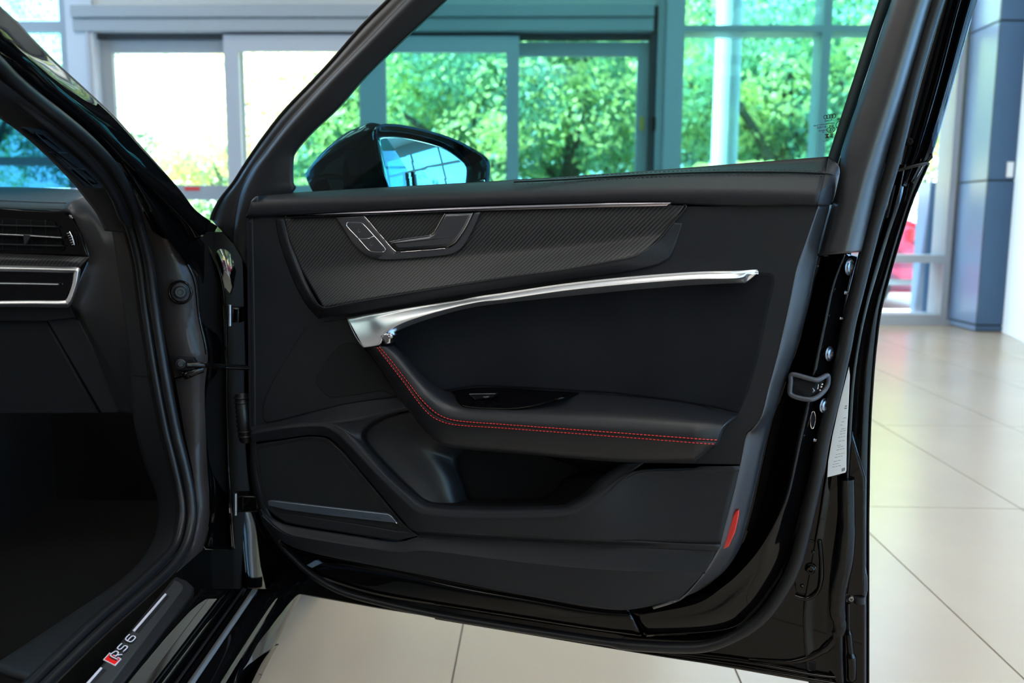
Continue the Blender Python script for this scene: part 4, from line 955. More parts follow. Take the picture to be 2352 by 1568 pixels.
tube('flange_slot', [(2054, 425, -.078), (2046, 460, -.078), (2036, 500, -.080)], .0022, plastic_d, dr_, P=D, k=4)
# ---- window glass
gl = [(672, 455), (672, 372), (681, 345), (721, 299), (778, 246), (832, 184), (900, 116), (1024, 0), (1108, -80), (2046, -90), (2018, 0), (1902, 361), (1902, 400)]
p1 = [D(x, y, -.060) for x, y in gl]; p2 = [p - DN * .004 for p in p1]; n = len(p1)
obj('door_glass', p1 + p2, [tuple(range(n)), tuple(range(2 * n - 1, n - 1, -1))], doorglass, dr_, smooth=False, label='teal tinted door window')
# markings etched on the glass, read from outside (mirrored)
def GP(px, py): return D(px, py, -.0595)
gx = (GP(1900, 300) - GP(1880, 303)).normalized(); gy = Vector((0, 0, 1)); gy = (gy - gx * gy.dot(gx)).normalized()
for i in range(4):
    cx, cy = 1896.5 + i * 6.2, 268.6 - i * .75
    c = GP(cx, cy)
    tube('ring_emblem', [c + gx * cos(a) * .0025 + gy * sin(a) * .0025 for a in [j * pi / 10 for j in range(20)]], .0005, blackprint, dr_, k=1, closed=True, seg=6)
def mtext(s, px, py, size):
    o = text('glass_print', s, size, GP(px, py), gx, gy, blackprint, dr_, ext=.0001, align='LEFT', bold=.00007, mirror=-1)
    # mirror: x runs to the left, face still towards the cabin
    return o
mtext('FUYAO', 1912, 277, .0030)
mtext('LAMINATED SAFETY GLASS', 1917, 283, .0022)
mtext('43R - 011322', 1915, 290, .0038)
mtext('E 000177', 1899, 300, .0028)
mtext('A', 1892, 305, .0026)
mtext('2 3 ......', 1903, 323.5, .0026)
mtext('XI', 1929, 275, .0034)
def ell(cx, cy, ax, ay, rr=.0004, a0=0, a1=2 * pi):
    cl = abs(a1 - a0 - 2 * pi) < 1e-3
    tube('glass_print', [GP(cx, cy) + gx * cos(a0 + (a1 - a0) * j / 20) * ax + gy * sin(a0 + (a1 - a0) * j / 20) * ay for j in range(20 + (0 if cl else 1))], rr, blackprint, dr_, k=1, closed=cl, seg=5)
ell(1909, 297.5, .0052, .0039)
for i in range(3): ell(1905 + i * 3.8, 297.5, .0017, .0024, .00045, -pi / 2, pi / 2)
ell(1930, 287, .0056, .0052)
plate('glass_print', [(1894, 308), (1904.5, 307), (1901, 311.5), (1904.5, 316.5), (1895, 317.5), (1898, 312)], -.0593, blackprint, dr_, thick=.0002, bevel=.00005)
for i in range(4): plate('glass_print', [(1907, 307 + i * 2.5), (1913.5, 306.3 + i * 2.5), (1913.5, 307.5 + i * 2.5), (1907, 308.2 + i * 2.5)], -.0593, blackprint, dr_, thick=.0002, bevel=.00005)
tube('glass_scratch', [GP(1721, 255), GP(1748, 285)], .00018, silverprint, dr_, k=1, seg=4)
# ---- trim: belt rail
R_g = [(590, 449), (675, 442), (900, 429), (1128, 416), (1300, 405), (1500, 391), (1700, 375), (1904, 359)]
R_s = [(586, 452), (675, 446), (900, 434), (1128, 424), (1300, 413), (1500, 401), (1700, 395), (1896, 397)]
R_c = [(578, 460), (675, 454), (900, 445), (1128, 437), (1300, 431), (1500, 425), (1700, 424), (1890, 427)]
R_c2 = [(575, 468), (675, 463), (900, 455), (1128, 448), (1300, 443), (1500, 438), (1700, 437), (1885, 441)]
R_b = [(566, 496), (675, 491), (900, 480), (1128, 470), (1300, 466), (1500, 463), (1700, 470), (1878, 469)]
R_b2 = [(566, 500), (675, 495), (900, 484), (1128, 474), (1300, 470), (1500, 467), (1700, 474), (1876, 473)]
loft('belt_rail', [(R_g, -.055), (mix(R_g, R_s, .3), -.050), (R_s, -.022), (R_c, .000), (R_c2, .008), (mix(R_c2, R_b, .5), .010), (R_b, .008), (R_b2, -.002)], leather, dr_, k=8, kc=4, solid=.004, label='padded leather belt rail')
loft('belt_rail_end', [([(1904, 359), (1912, 366), (1926, 380), (1929, 395)], [-.055, -.052, -.048, -.048]),
                       ([(1896, 397), (1908, 400), (1919, 400), (1929, 398)], [-.022, -.024, -.034, -.046]),
                       ([(1890, 427), (1901, 420), (1914, 410), (1928, 402)], [.000, -.006, -.024, -.045]),
                       ([(1885, 441), (1897, 434), (1911, 424), (1926, 412)], [.008, .000, -.018, -.044]),
                       ([(1878, 469), (1890, 467), (1906, 460), (1917, 450)], [.008, .000, -.018, -.042]),
                       ([(1876, 473), (1888, 472), (1904, 470), (1912, 464)], [-.002, -.005, -.018, -.042])], leather, dr_, k=6, kc=5, solid=.003)
plate('belt_rail_cap', [(566, 500), (569, 480), (575, 462), (584, 453), (592, 449), (592, 498)], .006, leather, dr_, thick=.05, bevel=.004)
seam = [(1180, 418, -.008), (1300, 412.5, -.016), (1367, 408, -.020), (1480, 401.5, -.0205), (1584, 397, -.0205), (1700, 395, -.020), (1830, 396, -.020), (1896, 399, -.021), (1914, 404, -.030), (1919, 408, -.036)]
tube('belt_seam', [(p[0], p[1], p[2] + .0008) for p in seam], .0011, plastic_d, dr_, k=5, seg=6, P=D)
for dy in (-5.5, 5.0):
    stitches('belt_stitching', spline([D(p[0], p[1] + dy, p[2] + .001 - dy * .0006 * 0 + (.004 if dy > 0 else -.004)) for p in seam[:8]], 8), grythr, dr_, ln=.004, gap=.0022, r=.0005)
# ---- upper trim panel
A = [(566, 500), (700, 497), (1000, 488), (1400, 470), (1576, 474), (1878, 473), (1866, 512), (1851, 552), (1829, 615), (1811, 701), (1786, 810), (1764, 893), (1746, 965), (1714, 995), (1707, 1030), (1700, 1066), (1560, 1064), (1425, 1062), (1300, 1000), (1050, 960), (945, 942), (905, 950), (879, 958), (855, 971), (834, 987), (829, 1000), (700, 990), (573, 990), (571, 900), (569, 700), (568, 600)]
o = obj('upper_panel', [D(x, y, 0) for x, y in A], [tuple(range(len(A)))], leather, dr_, smooth=False, label='black leather upper panel'); faceto(o, CP)
md = o.modifiers.new('t', 'SOLIDIFY'); md.thickness = .004; md.offset = -1
# left edge roll of the panel
loft('panel_edge', [([(580, 500), (582, 600), (584, 700), (586, 850), (587, 990), (590, 1080), (604, 1140), (622, 1186), (655, 1222)], .0005), ([(570, 502), (572, 600), (573, 700), (575, 850), (576, 990), (580, 1085), (594, 1148), (612, 1197), (645, 1238)], -.002), ([(566, 503), (568, 600), (570, 700), (572, 850), (573, 990), (576, 1090), (589, 1155), (606, 1205), (640, 1248)], -.030)], leather, dr_, k=6, kc=4, solid=.003)
# highlighted side strip facing the rear
S_a = [(1878, 474), (1851, 552), (1829, 615), (1811, 701), (1786, 810), (1764, 893), (1748, 955), (1728, 985), (1712, 1002), (1699, 1066), (1681, 1141), (1662, 1213), (1647, 1263), (1622, 1306), (1590, 1348), (1560, 1374), (1500, 1394)]
S_b = [(1911, 470), (1887, 562), (1874, 620), (1859, 696), (1833, 790), (1805, 873), (1787, 930), (1772, 972), (1763, 1008), (1747, 1078), (1730, 1152), (1707, 1238), (1688, 1278), (1661, 1314), (1622, 1344), (1585, 1365), (1500, 1394)]
loft('side_strip', [(S_a, .0), (mix(S_a, S_b, .12), -.0015), (mix(S_a, S_b, .55), -.020), (mix(S_a, S_b, .85), -.034), (S_b, -.050)], strip_l, dr_, k=6, kc=4, solid=.003, label='leather side strip catching grey daylight')
# upper ledge lines
0 and loft('panel_ledge', [([(1700, 612), (1760, 611), (1829, 610)], .001), ([(1706, 616), (1760, 615), (1828, 615)], .004), ([(1710, 628), (1760, 626), (1825, 628)], .000)], leather, dr_, k=8, kc=3, solid=.002)
# ---- carbon inlay
C0 = [(650, 500), (720, 498), (840, 494), (970, 489), (1110, 484), (1270, 478), (1400, 473), (1500, 469), (1572, 471)]
Ca = [(664, 552), (735, 548), (850, 542), (980, 535), (1120, 528), (1275, 521), (1400, 514), (1480, 508), (1557, 494)]
C1 = [(690, 615), (755, 605), (862, 596), (990, 588), (1130, 578), (1280, 566), (1402, 555), (1467, 545), (1524, 537)]
C2 = [(742, 705), (801, 696), (908, 677), (1015, 659), (1160, 636), (1295, 618), (1403, 598), (1457, 586), (1486, 571)]
loft('carbon_inlay', [(C0, .0015), (Ca, .0030), (mix(Ca, C1, .88), .0022), (mix(C1, C2, .22), [.0055] * 7 + [.005, .004]), (mix(C1, C2, .6), [.0150] * 6 + [.0135, .011, .007]), (C2, [.0275] * 6 + [.024, .018, .012])], carbon, dr_, k=8, kc=5, solid=.003, uvf=duv, label='woven carbon inlay')
tube('inlay_bead', [(650, 502, .004), (664, 552, .002), (694, 629, .003), (718, 678, .010), (742, 706, .0275), (801, 697, .028), (908, 678.5, .028), (1015, 660.5, .028), (1160, 637.5, .028), (1295, 619.5, .028), (1403, 599.5, .0245), (1457, 588, .0185), (1488, 572, .0125), (1514, 550, .006), (1547, 510, .003), (1575, 477, .002), (1570, 469, .002)], .0013, leather_s, dr_, k=6, seg=8, P=D)
# skirt of leather under the inlay
LU0 = [(742, 707), (801, 698.5), (908, 680), (1015, 662), (1160, 639), (1295, 621), (1403, 601), (1459, 589), (1490, 572), (1518, 549), (1550, 511)]
LU1 = [(735, 730), (797, 722), (908, 704), (1015, 686), (1160, 664), (1295, 645), (1412, 630), (1480, 618), (1525, 602), (1546, 578), (1568, 512)]
loft('inlay_surround', [(LU0, [.028, .028, .028, .028, .028, .028, .0245, .0185, .0125, .006, .003]), (mix(LU0, LU1, .15), [.028] * 6 + [.024, .018, .012, .006, .002]), (LU1, [.001, .016, .017, .016, .016, .014, .008, .004, .002, .001, .0005])], leather, dr_, k=6, kc=4, solid=.003)
SL0 = [(650, 503), (664, 553), (694, 630), (718, 680), (742, 708)]; SL1 = [(632, 503), (642, 556), (672, 640), (700, 695), (732, 732)]
loft('inlay_side', [(SL0, [.004, .003, .004, .011, .022]), (mix(SL0, SL1, .35), [.005, .005, .007, .012, .020]), (SL1, .0006)], leather, dr_, k=6, kc=4, solid=.003)
FD0 = [(735, 730), (700, 748), (690, 762), (668, 800), (640, 850), (609, 905)]; 
# chrome strip
plate('chrome_strip', [(651, 495.5), (801, 486.5), (1015, 476.5), (1160, 471.5), (1367, 466), (1543, 464.5), (1531, 473.5), (1367, 477.5), (1160, 483), (1015, 487), (828, 494), (656, 499.5)], .0125, mat('dim chrome', (.42, .40, .44), .18, metal=1), dr_, thick=.012, bevel=.003, label='thin chrome accent strip')
# ---- inner handle
bo = [(770, 499), (790, 530), (812, 562), (833, 582), (855, 593), (881, 596.5), (920, 595), (962, 592), (1029, 585), (1048, 578), (1064, 565), (1085, 530), (1104, 487)]
bi = [(837, 496), (850, 511), (865, 530), (881, 548), (894, 563), (905, 574), (914, 579), (950, 577), (1020, 570), (1036, 565), (1052, 549), (1070, 520), (1090, 487)]
loft('handle_bezel', [(mix(bo, bi, -.01), .000), (bo, .0065), (mix(bo, bi, .06), .0078), (mix(bo, bi, .9), .0080), (mix(bo, bi, .985), .0072), (bi, .006), (mix(bo, bi, 1.015), -.004)], alu_d, dr_, k=6, kc=2, solid=.002, label='dark aluminium handle bezel', lincross=True)
tube('bezel_bright_edge', [(836, 496), (850, 511.5), (866, 531), (882, 549), (895, 564), (906, 574.5), (915, 578.5), (950, 577), (1018, 571), (1031, 568.5)], .0007, chrome, dr_, k=5, seg=6, P=D, wv=.0085)
cv = bi
o = obj('handle_cup', [D(x, y, -.032) for x, y in [(830, 480)] + cv + [(1095, 478)]], [tuple(range(len(cv) + 2))], gloss_blk, dr_, smooth=False); 
loft('handle_cup_wall', [(bi, .004), (mix(bi, [(960, 530)] * 13, .12), -.02), (mix(bi, [(960, 530)] * 13, .2), -.031)], plastic_d, dr_, k=5, kc=3, solid=.001)
lo = [(1022, 490), (1085, 488), (1078, 504), (1069, 522), (1060, 536), (1050, 549), (1040, 560), (1026, 567), (989, 570), (916, 575), (908, 571), (895, 556), (897, 554.5), (935, 547.5), (983, 541), (992, 537), (998, 531), (1005, 519), (1014, 503)]
plate('handle_lever', lo, .013, alu_d, dr_, thick=.014, bevel=.0045, label='dark aluminium pull handle')
tube('lever_bright_edge', [(896, 555), (935, 547.5), (983, 541), (992, 537), (999, 530), (1010, 510), (1022, 490)], .0006, chrome, dr_, k=5, seg=6, P=D, wv=.0115)
tube('lever_bright_edge', [(1085, 489), (1069, 522), (1050, 550), (1040, 560), (1026, 567)], .0006, chrome, dr_, k=5, seg=6, P=D, wv=.0105)
bt1 = [(800, 511), (826, 511), (834, 515), (859, 541.5), (853, 543), (848, 546), (829, 547), (822, 545), (798, 520), (797, 514)]
bt2 = [(822.5, 547), (829, 549), (848, 548), (853, 545), (860, 543.5), (882, 568), (883, 574), (879, 577.5), (856, 577), (846, 572)]
for b_ in (bt1, bt2):
    plate('lock_button', b_, .0088, alu_d, dr_, thick=.002, bevel=.0006)
tube('button_outline', [(800, 510.3), (826, 510.5), (836, 516), (860, 542), (883, 568), (884.5, 574), (879, 578.5), (855, 577.5), (844, 571), (822, 546), (797.5, 520), (797, 513)], .00055, chrome, dr_, k=3, seg=6, closed=True, P=D, wv=.0086)
tube('button_outline', [(822, 546), (830, 548.3), (848, 547.2), (853, 544.2), (860, 542.5)], .0005, chrome, dr_, k=2, seg=6, P=D, wv=.009)
for (cx, cy) in ((825, 530), (853, 560)):
    tube('lock_symbol', [D(cx + 3 * cos(a), cy + 3.6 * sin(a), .009) for a in [j * pi / 5 for j in range(9)]], .0003, steel, dr_, k=1, seg=4)
# ---- silver grip
g0 = [(797, 730), (818, 727), (838, 723), (862, 719), (892, 714), (940, 706), (1020, 694), (1096, 683), (1160, 674), (1295, 654), (1439, 638.5), (1584, 627.5), (1680, 624.5), (1742, 624)]
g1 = [(835, 798), (856, 795), (873, 789), (880, 768), (900, 753), (938, 735), (1015, 711.5), (1096, 693), (1160, 686), (1295, 666), (1439, 651), (1584, 640), (1690, 637), (1723, 626)]
def gmix(t): return mix(g0, g1, t)
W0 = [.018] * 12 + [.010]
GT = [.020, .021, .022, .024, .026, .029, .031, .033, .034, .034, .034, .033, .029, .012]
GBt = [.050, .050, .050, .049, .048, .047, .046, .044, .043, .042, .042, .041, .036, .014]
def gw(t): return [a + (b - a) * t for a, b in zip(GT, GBt)]
loft('silver_grip', [(g0, [.0] * 14), ([(p[0], p[1] + .3) for p in g0], gw(0)), (gmix(.2), gw(.27)), (gmix(.42), gw(.54)), (gmix(.64), gw(.77)), (gmix(.84), gw(.93)), (g1, gw(1))], alu, dr_, k=8, kc=5, solid=.003, label='broad satin silver grip')
u0 = [(880, 768), (900, 753), (938, 735), (1015, 711.5), (1096, 693), (1160, 686), (1295, 666), (1439, 651), (1584, 640), (1690, 637), (1723, 626), (1742, 624)]
u1 = [(884, 776), (903, 765), (935, 750), (989, 731), (1069, 709), (1160, 695.5), (1295, 681), (1439, 667), (1584, 655), (1696, 650), (1714, 648), (1741, 626)]
U0w = [.049, .048, .047, .046, .044, .043, .042, .042, .041, .036, .014, .010]
loft('grip_underside', [(u0, U0w), (mix(u0, u1, .16), [a - .0004 for a in U0w]), (mix(u0, u1, .35), [.042, .041, .040, .038, .036, .035, .034, .034, .033, .028, .012, .009]), (mix(u0, u1, .9), [.036, .034, .032, .030, .027, .025, .024, .023, .022, .019, .010, .008]), (u1, [.030, .028, .026, .022, .019, .017, .016, .015, .014, .013, .008, .006])], alu, dr_, k=8, kc=4, solid=.002, label='silver underside of the grip')
loft('grip_side', [([(797, 730), (808, 756), (821, 780), (835, 798)], [.020, .031, .042, .050]), ([(796.5, 731), (807, 757), (820, 781), (834.5, 799)], [.0, .0, .0, .0])], alu, dr_, k=6, kc=1, solid=.001)
obj('grip_shadow_gap', [D(x, y + 3, .004) for x, y in u1], [], plastic_d, dr_) if False else None
plate('grip_end_chrome', [(872, 772), (880, 766), (893, 765), (903, 770), (900, 776), (896, 780), (896, 788), (888, 791), (883, 791)], .0505, chrome, dr_, thick=.02, bevel=.0035, label='chrome end clasp')
dome('clasp_knob', D(897, 771, .049), DN, .0045, .004, chrome, dr_)
# ---- suede insert
ins = [(895, 752), (1015, 715), (1096, 697), (1160, 688), (1439, 655), (1700, 640), (1735, 624), (1768, 625), (1779, 632), (1781, 645), (1764, 720), (1746, 810), (1721, 897), (1697, 951), (1636, 937), (1521, 919), (1406, 905), (1250, 896), (1100, 888), (1040, 896), (1000, 905), (950, 870), (905, 800)]
plate('suede_insert', ins, .0022, suede, dr_, thick=.006, bevel=.0045, label='soft black suede insert')
# ---- armrest
E = []
E.append(([(838, 798), (862, 828), (889, 868), (914, 911), (939, 942), (974, 987), (1006, 1016), (1050, 1029), (1160, 1039), (1406, 1060), (1570, 1062), (1603, 1054), (1637, 1024)], [.004] * 4 + [.01] * 9))
E.append(([(837, 797), (862, 827), (889, 867), (914, 910), (939, 941), (974, 986), (1006, 1014), (1050, 1026), (1160, 1036), (1406, 1056), (1570, 1058), (1603, 1050), (1638, 1023)], [.036] * 4 + [.046] * 8 + [.03]))
E.append(([(848, 797), (872, 826), (898, 862), (921, 898), (946, 929), (977, 964), (1007, 988), (1050, 1000), (1160, 1010), (1406, 1030), (1568, 1037), (1602, 1033), (1640, 1021)], [.054] * 4 + [.060] * 7 + [.054, .036]))
E.append(([(866, 797), (885, 822), (909, 853), (932, 883), (955, 915), (982, 947), (1009, 965), (1050, 975.5), (1160, 983), (1406, 1001.5), (1565, 1014), (1603, 1017), (1642, 1019.5)], [.061] * 4 + [.066] * 7 + [.060, .042]))
E.append(([(869, 796.5), (889.5, 821), (913.5, 852), (936.5, 882), (959, 912.5), (985.5, 942), (1012, 960), (1053, 970.5), (1160, 978.5), (1406, 996.5), (1565, 1009), (1603, 1012), (1645, 1014.5)], [.0605] * 4 + [.0655] * 7 + [.0595, .0415]))
E.append(([(871, 796), (893, 821), (917, 852), (940, 881), (962, 910), (988, 937), (1015, 955.5), (1056, 966.5), (1160, 974.5), (1406, 992.5), (1565, 1004.5), (1603, 1007.5), (1648, 1010)], [.0625] * 4 + [.0675] * 7 + [.0610, .043]))
E.append(([(885, 795), (910, 821), (935, 851), (957, 878), (979, 904), (1005, 927), (1031, 943), (1070, 952), (1160, 958), (1406, 972), (1562, 982), (1608, 985), (1657, 986)], [.060] * 4 + [.064] * 7 + [.057, .038]))
E.append(([(896, 794), (924, 821), (950, 852), (973, 878), (997, 900), (1020, 918), (1045, 930), (1085, 938), (1170, 942), (1400, 952), (1560, 962), (1618, 967), (1668, 972)], [.050] * 4 + [.052] * 7 + [.044, .030]))
E.append(([(903, 793), (934, 823), (960, 855), (983, 879), (1008, 898), (1030, 912), (1055, 920), (1095, 925), (1180, 925), (1400, 930), (1560, 942), (1628, 952), (1680, 962)], [.032] * 5 + [.030] * 6 + [.024, .016]))
E.append(([(905, 793), (937, 823), (964, 855), (989, 878), (1012, 892), (1034, 898), (1062, 893), (1102, 889), (1200, 893), (1400, 905), (1560, 922), (1636, 938), (1692, 952)], [.002] * 13))
E = [(p, [a * q for a, q in zip(d, [.80, .86, .92, .97] + [1] * 9)]) for p, d in E]
E = [(p, d[:11] + [d[10] * .99, d[10] * .86]) for p, d in E]
loft('armrest', E, leather_s, dr_, k=8, kc=4, solid=.004, label='padded leather armrest with red stitching')
st1 = [(p[0], p[1], d + .001) for p, d in zip(E[3][0], E[3][1])]; st2 = [(p[0], p[1], d + .001) for p, d in zip(E[5][0], E[5][1])]
stitches('red_stitching', spline([D(*p) for p in st1], 10), redthr, dr_, ln=.0038, gap=.0014, r=.00062, label='lower row of red stitches')
stitches('red_stitching', spline([D(*p) for p in st2], 10), redthr, dr_, ln=.0038, gap=.0014, r=.00062, label='upper row of red stitches')
# end cap of armrest
loft('armrest_end', [([e[0][-1] for e in E[1:]], [e[1][-1] for e in E[1:]]), ([(e[0][-1][0] + 2, e[0][-1][1]) for e in E[1:]], [e[1][-1] * .8 for e in E[1:]]), ([(e[0][-1][0] + 6, e[0][-1][1] + 1) for e in E[1:]], .002)], leather_s, dr_, k=5, kc=4, solid=.002)
# switch tray on the armrest
loft('switch_tray', [([(1036, 899), (1064, 893), (1110, 889.5), (1170, 891), (1240, 896), (1330, 901)], .006), ([(1044, 908), (1072, 905), (1115, 903), (1170, 903), (1240, 905), (1312, 906)], .020), ([(1052, 921), (1080, 925), (1118, 927), (1170, 927), (1235, 922), (1290, 912)], .040), ([(1064, 931), (1088, 935), (1120, 937), (1170, 938), (1215, 933), (1265, 920)], [.052, .052, .052, .052, .050, .044])], gloss_blk, dr_, k=6, kc=3, solid=.003, label='gloss black switch tray')
plate('window_switch', [(1078, 905), (1140, 904), (1131, 914), (1092, 918)], .034, plastic_d, dr_, thick=.008, bevel=.0015)
tube('switch_outline', [(1092, 917), (1078, 905), (1138, 904)], .0006, steel, dr_, P=D, wv=.035, k=1)
plate('switch_tip', [(1108, 911), (1124, 909.5), (1120, 914), (1112, 914.5)], .038, steel, dr_, thick=.004, bevel=.001)
# ---- midrange grille panel (left)
mr = [(797, 731), (780, 733), (740, 738), (718, 744), (705, 750), (696, 760), (683, 780), (668, 803), (640, 850), (622, 880), (609, 908), (602, 933), (601, 955), (605, 968), (612, 973), (640, 967), (688, 955), (783, 931), (850, 920), (914, 913), (940, 920), (900, 850), (835, 798)]
plate('midrange_panel', mr, .0018, plastic, dr_, thick=.005, bevel=.003, label='dark panel around the small speaker')
mg = [(777, 795), (800, 787), (832, 797), (862, 830), (888, 870), (912, 912), (879, 898), (830, 905), (767, 913), (750, 908), (739, 898), (727, 881), (729, 863), (750, 826)]
plate('small_speaker_grille', mg, .0032, mesh_m, dr_, thick=.003, bevel=.0012, k=3, label='small perforated speaker grille')
# ---- lower panel: ridge round the speaker, pocket rim, bands
T = [(573, 980), (604, 973), (640, 967), (688, 955), (783, 931), (850, 920), (914, 913), (950, 906)]
Tb = [(576, 989), (608, 984.5), (650, 977.5), (700, 972.5), (764, 973), (830, 963), (879, 948), (945, 937)]
loft('ridge_top', [(T, 0), (mix(T, Tb, .15), .003), (Tb, [.016, .018, .020, .022, .025, .022, .0195, .018])], leather, dr_, k=6, kc=4, solid=.003)
KK = [(575, 992), (608, 984), (650, 977), (700, 972), (742, 970), (767, 974), (790, 988), (834, 1038), (879, 1086), (927, 1131), (958, 1159), (990, 1172), (1100, 1180), (1272, 1177), (1330, 1165), (1380, 1130), (1450, 1082), (1560, 1075), (1698, 1075)]
K2 = [(576, 999), (610, 992), (650, 986), (700, 981), (736, 981), (757, 987), (782, 1004), (828, 1052), (873, 1100), (921, 1147), (952, 1175), (990, 1186), (1100, 1193), (1272, 1190), (1340, 1176), (1395, 1140), (1460, 1090), (1560, 1083), (1697, 1080)]
GG = [(578, 1016), (610, 1012), (650, 1007), (703, 999), (738, 1000), (760, 1007), (790, 1035), (847, 1102), (895, 1159), (927, 1197), (950, 1219), (990, 1221), (1100, 1228), (1272, 1236), (1340, 1240), (1406, 1243), (1480, 1246), (1560, 1248), (1655, 1250)]
Wk = [.016, .018, .020, .022, .024, .025, .026, .028, .030, .030, .030, .030, .030, .030, .028, .022, .010, .002, .0005]
Wk2 = [w_ + .002 for w_ in Wk[:-1]] + [.001]
Wg = [.004, .006, .008, .010, .010, .012, .014, .016, .018, .020, .020, .026, .026, .026, .024, .018, .010, .004, .001]
loft('lower_ridge', [(KK, Wk), (mix(KK, K2, .5), [a + .0015 for a in Wk]), (K2, Wk2), (mix(K2, GG, .5), [(a + b) / 2 for a, b in zip(Wk2, Wg)]), (GG, Wg)], leather, dr_, k=6, kc=4, solid=.003, label='padded ridge below the pocket')
PRm = [(945, 942), (905, 950), (879, 958), (855, 971), (834, 987), (829, 1003), (847, 1032), (879, 1066), (911, 1099), (943, 1127), (974, 1150), (1006, 1159), (1100, 1163), (1272, 1161), (1310, 1153), (1345, 1132), (1379, 1098), (1425, 1063)]
KR = [(945, 936), (900, 944), (870, 950), (830, 962), (790, 968), (767, 974), (790, 988), (834, 1038), (879, 1086), (927, 1131), (958, 1159), (990, 1172), (1100, 1180), (1272, 1177), (1330, 1165), (1380, 1130), (1450, 1082), (1480, 1062)]
Wkr = [.018, .019, .020, .022, .023, .025, .026, .028, .030, .030, .030, .030, .030, .030, .028, .022, .010, .003]
Wpr = [.012, .013, .014, .014, .014, .014, .014, .014, .014, .014, .014, .016, .016, .016, .014, .010, .005, .001]
loft('pocket_rim', [(KR, Wkr), (mix(KR, PRm, .6), [(a * .4 + b * .6) + .003 for a, b in zip(Wkr, Wpr)]), (PRm, Wpr), (PRm, [w_ - .006 for w_ in Wpr])], leather, dr_, k=6, kc=4, solid=.002)
# pocket cavity
pk_c = (1120, 1080)
PRs = [(p[0] * .90 + pk_c[0] * .10, p[1] * .92 + pk_c[1] * .08) for p in PRm]
PRd = [(p[0] * .62 + (pk_c[0] + 40) * .38, p[1] * .72 + (pk_c[1] + 20) * .28) for p in PRm]
pclose = [(1300, 1000), (1050, 950)]
loft('door_pocket', [(PRm + [(1250, 990)], Wpr + [0]), (PRs + [(1230, 1000)], -.020), (PRd + [(1180, 1030)], -.062)], plastic_d, dr_, k=6, kc=4, closed=True, solid=.001, label='deep dark door pocket')
back = [(900, 930), (1430, 980), (1440, 1170), (1000, 1180), (880, 1060)]
obj('pocket_back', [D(x, y, -.064) for x, y in back], [tuple(range(5))], plastic_d, dr_, smooth=False)
# moulded wall inside the pocket, front part
loft('pocket_moulding', [([(955, 942), (880, 962), (840, 990), (836, 1006), (852, 1032), (915, 1096), (950, 1128), (980, 1156)], [-.002] * 8), ([(990, 960), (930, 975), (905, 992), (902, 1012), (912, 1034), (955, 1092), (985, 1125), (1008, 1160)], [-.010] * 8), ([(1040, 1000), (1000, 1020), (985, 1032), (990, 1045), (1000, 1060), (1018, 1092), (1032, 1125), (1046, 1164)], [-.022] * 8), ([(1080, 1020), (1060, 1040), (1050, 1052), (1050, 1066), (1052, 1080), (1060, 1100), (1070, 1130), (1082, 1168)], [-.055] * 8)], leather_s, dr_, k=6, kc=4, solid=.002)
# bands under the ridge
b0 = [(600, 1168), (628, 1190), (655, 1203), (700, 1212), (815, 1230), (911, 1244), (963, 1232), (1020, 1232), (1100, 1238), (1272, 1247), (1406, 1254), (1540, 1260), (1648, 1263)]
b1 = [(604, 1180), (632, 1206), (662, 1224), (705, 1234), (815, 1252), (911, 1266), (963, 1262), (1020, 1266), (1100, 1276), (1272, 1295), (1406, 1305), (1530, 1309), (1622, 1310)]
b2 = [(608, 1192), (634, 1228), (664, 1252), (720, 1270), (820, 1290), (911, 1308), (963, 1318), (1020, 1330), (1100, 1346), (1240, 1372), (1356, 1392), (1444, 1399), (1560, 1376)]
gl0 = [(640, 1190), (655, 1200), (700, 1208), (815, 1226), (911, 1240), (950, 1217), (990, 1219), (1100, 1226), (1272, 1234), (1406, 1241), (1540, 1246), (1600, 1248), (1656, 1250)]
loft('lower_groove', [([(950, 1216), (1000, 1220), (1100, 1227), (1272, 1236), (1406, 1242), (1540, 1247), (1656, 1249)], [.020, .026, .026, .026, .018, .006, .001]), ([(958, 1226), (1000, 1228), (1100, 1234), (1272, 1243), (1406, 1250), (1540, 1255), (1653, 1257)], .004), ([(963, 1234), (1000, 1234), (1100, 1240), (1272, 1249), (1406, 1256), (1540, 1261), (1649, 1264)], .003)], leather, dr_, k=6, kc=3, solid=.003)
loft('lower_band', [(b0, [.0] * 5 + [.002] * 7 + [.0]), (mix(b0, b1, .15), [.004] * 11 + [.004, .0]), (b1, [.010] * 5 + [.014] * 6 + [.010, .001]), (mix(b1, b2, .12), [.011] * 5 + [.015] * 6 + [.011, .001]), (mix(b1, b2, .9), [.004] * 5 + [.007] * 6 + [.004, .0]), (b2, [-.002] * 5 + [.003] * 6 + [.0, -.001]), (b2, -.028)], leather, dr_, k=6, kc=4, solid=.003, label='lower leather band')
# right field between ridge and groove is carried by the ridge loft; woofer grille
wf = [(581, 1022), (610, 1016), (650, 1010), (703, 1002), (738, 1003), (758, 1010), (788, 1038), (845, 1105), (893, 1162), (925, 1200), (960, 1231), (911, 1243), (815, 1228), (700, 1210), (655, 1201), (630, 1185), (609, 1165), (598, 1130), (588, 1075)]
plate('woofer_frame', wf, .0035, leather_s, dr_, thick=.006, bevel=.003)
wm = [(590, 1030), (650, 1018), (703, 1010), (735, 1012), (752, 1020), (780, 1050), (838, 1118), (880, 1168), (912, 1203), (892, 1180), (751, 1163), (640, 1150), (618, 1148), (606, 1128), (596, 1080)]
wm = [(590, 1030), (650, 1018), (703, 1010), (735, 1012), (752, 1020), (780, 1050), (838, 1118), (880, 1168), (918, 1212), (911, 1218), (820, 1204), (700, 1186), (640, 1176), (616, 1158), (604, 1128), (596, 1080)]
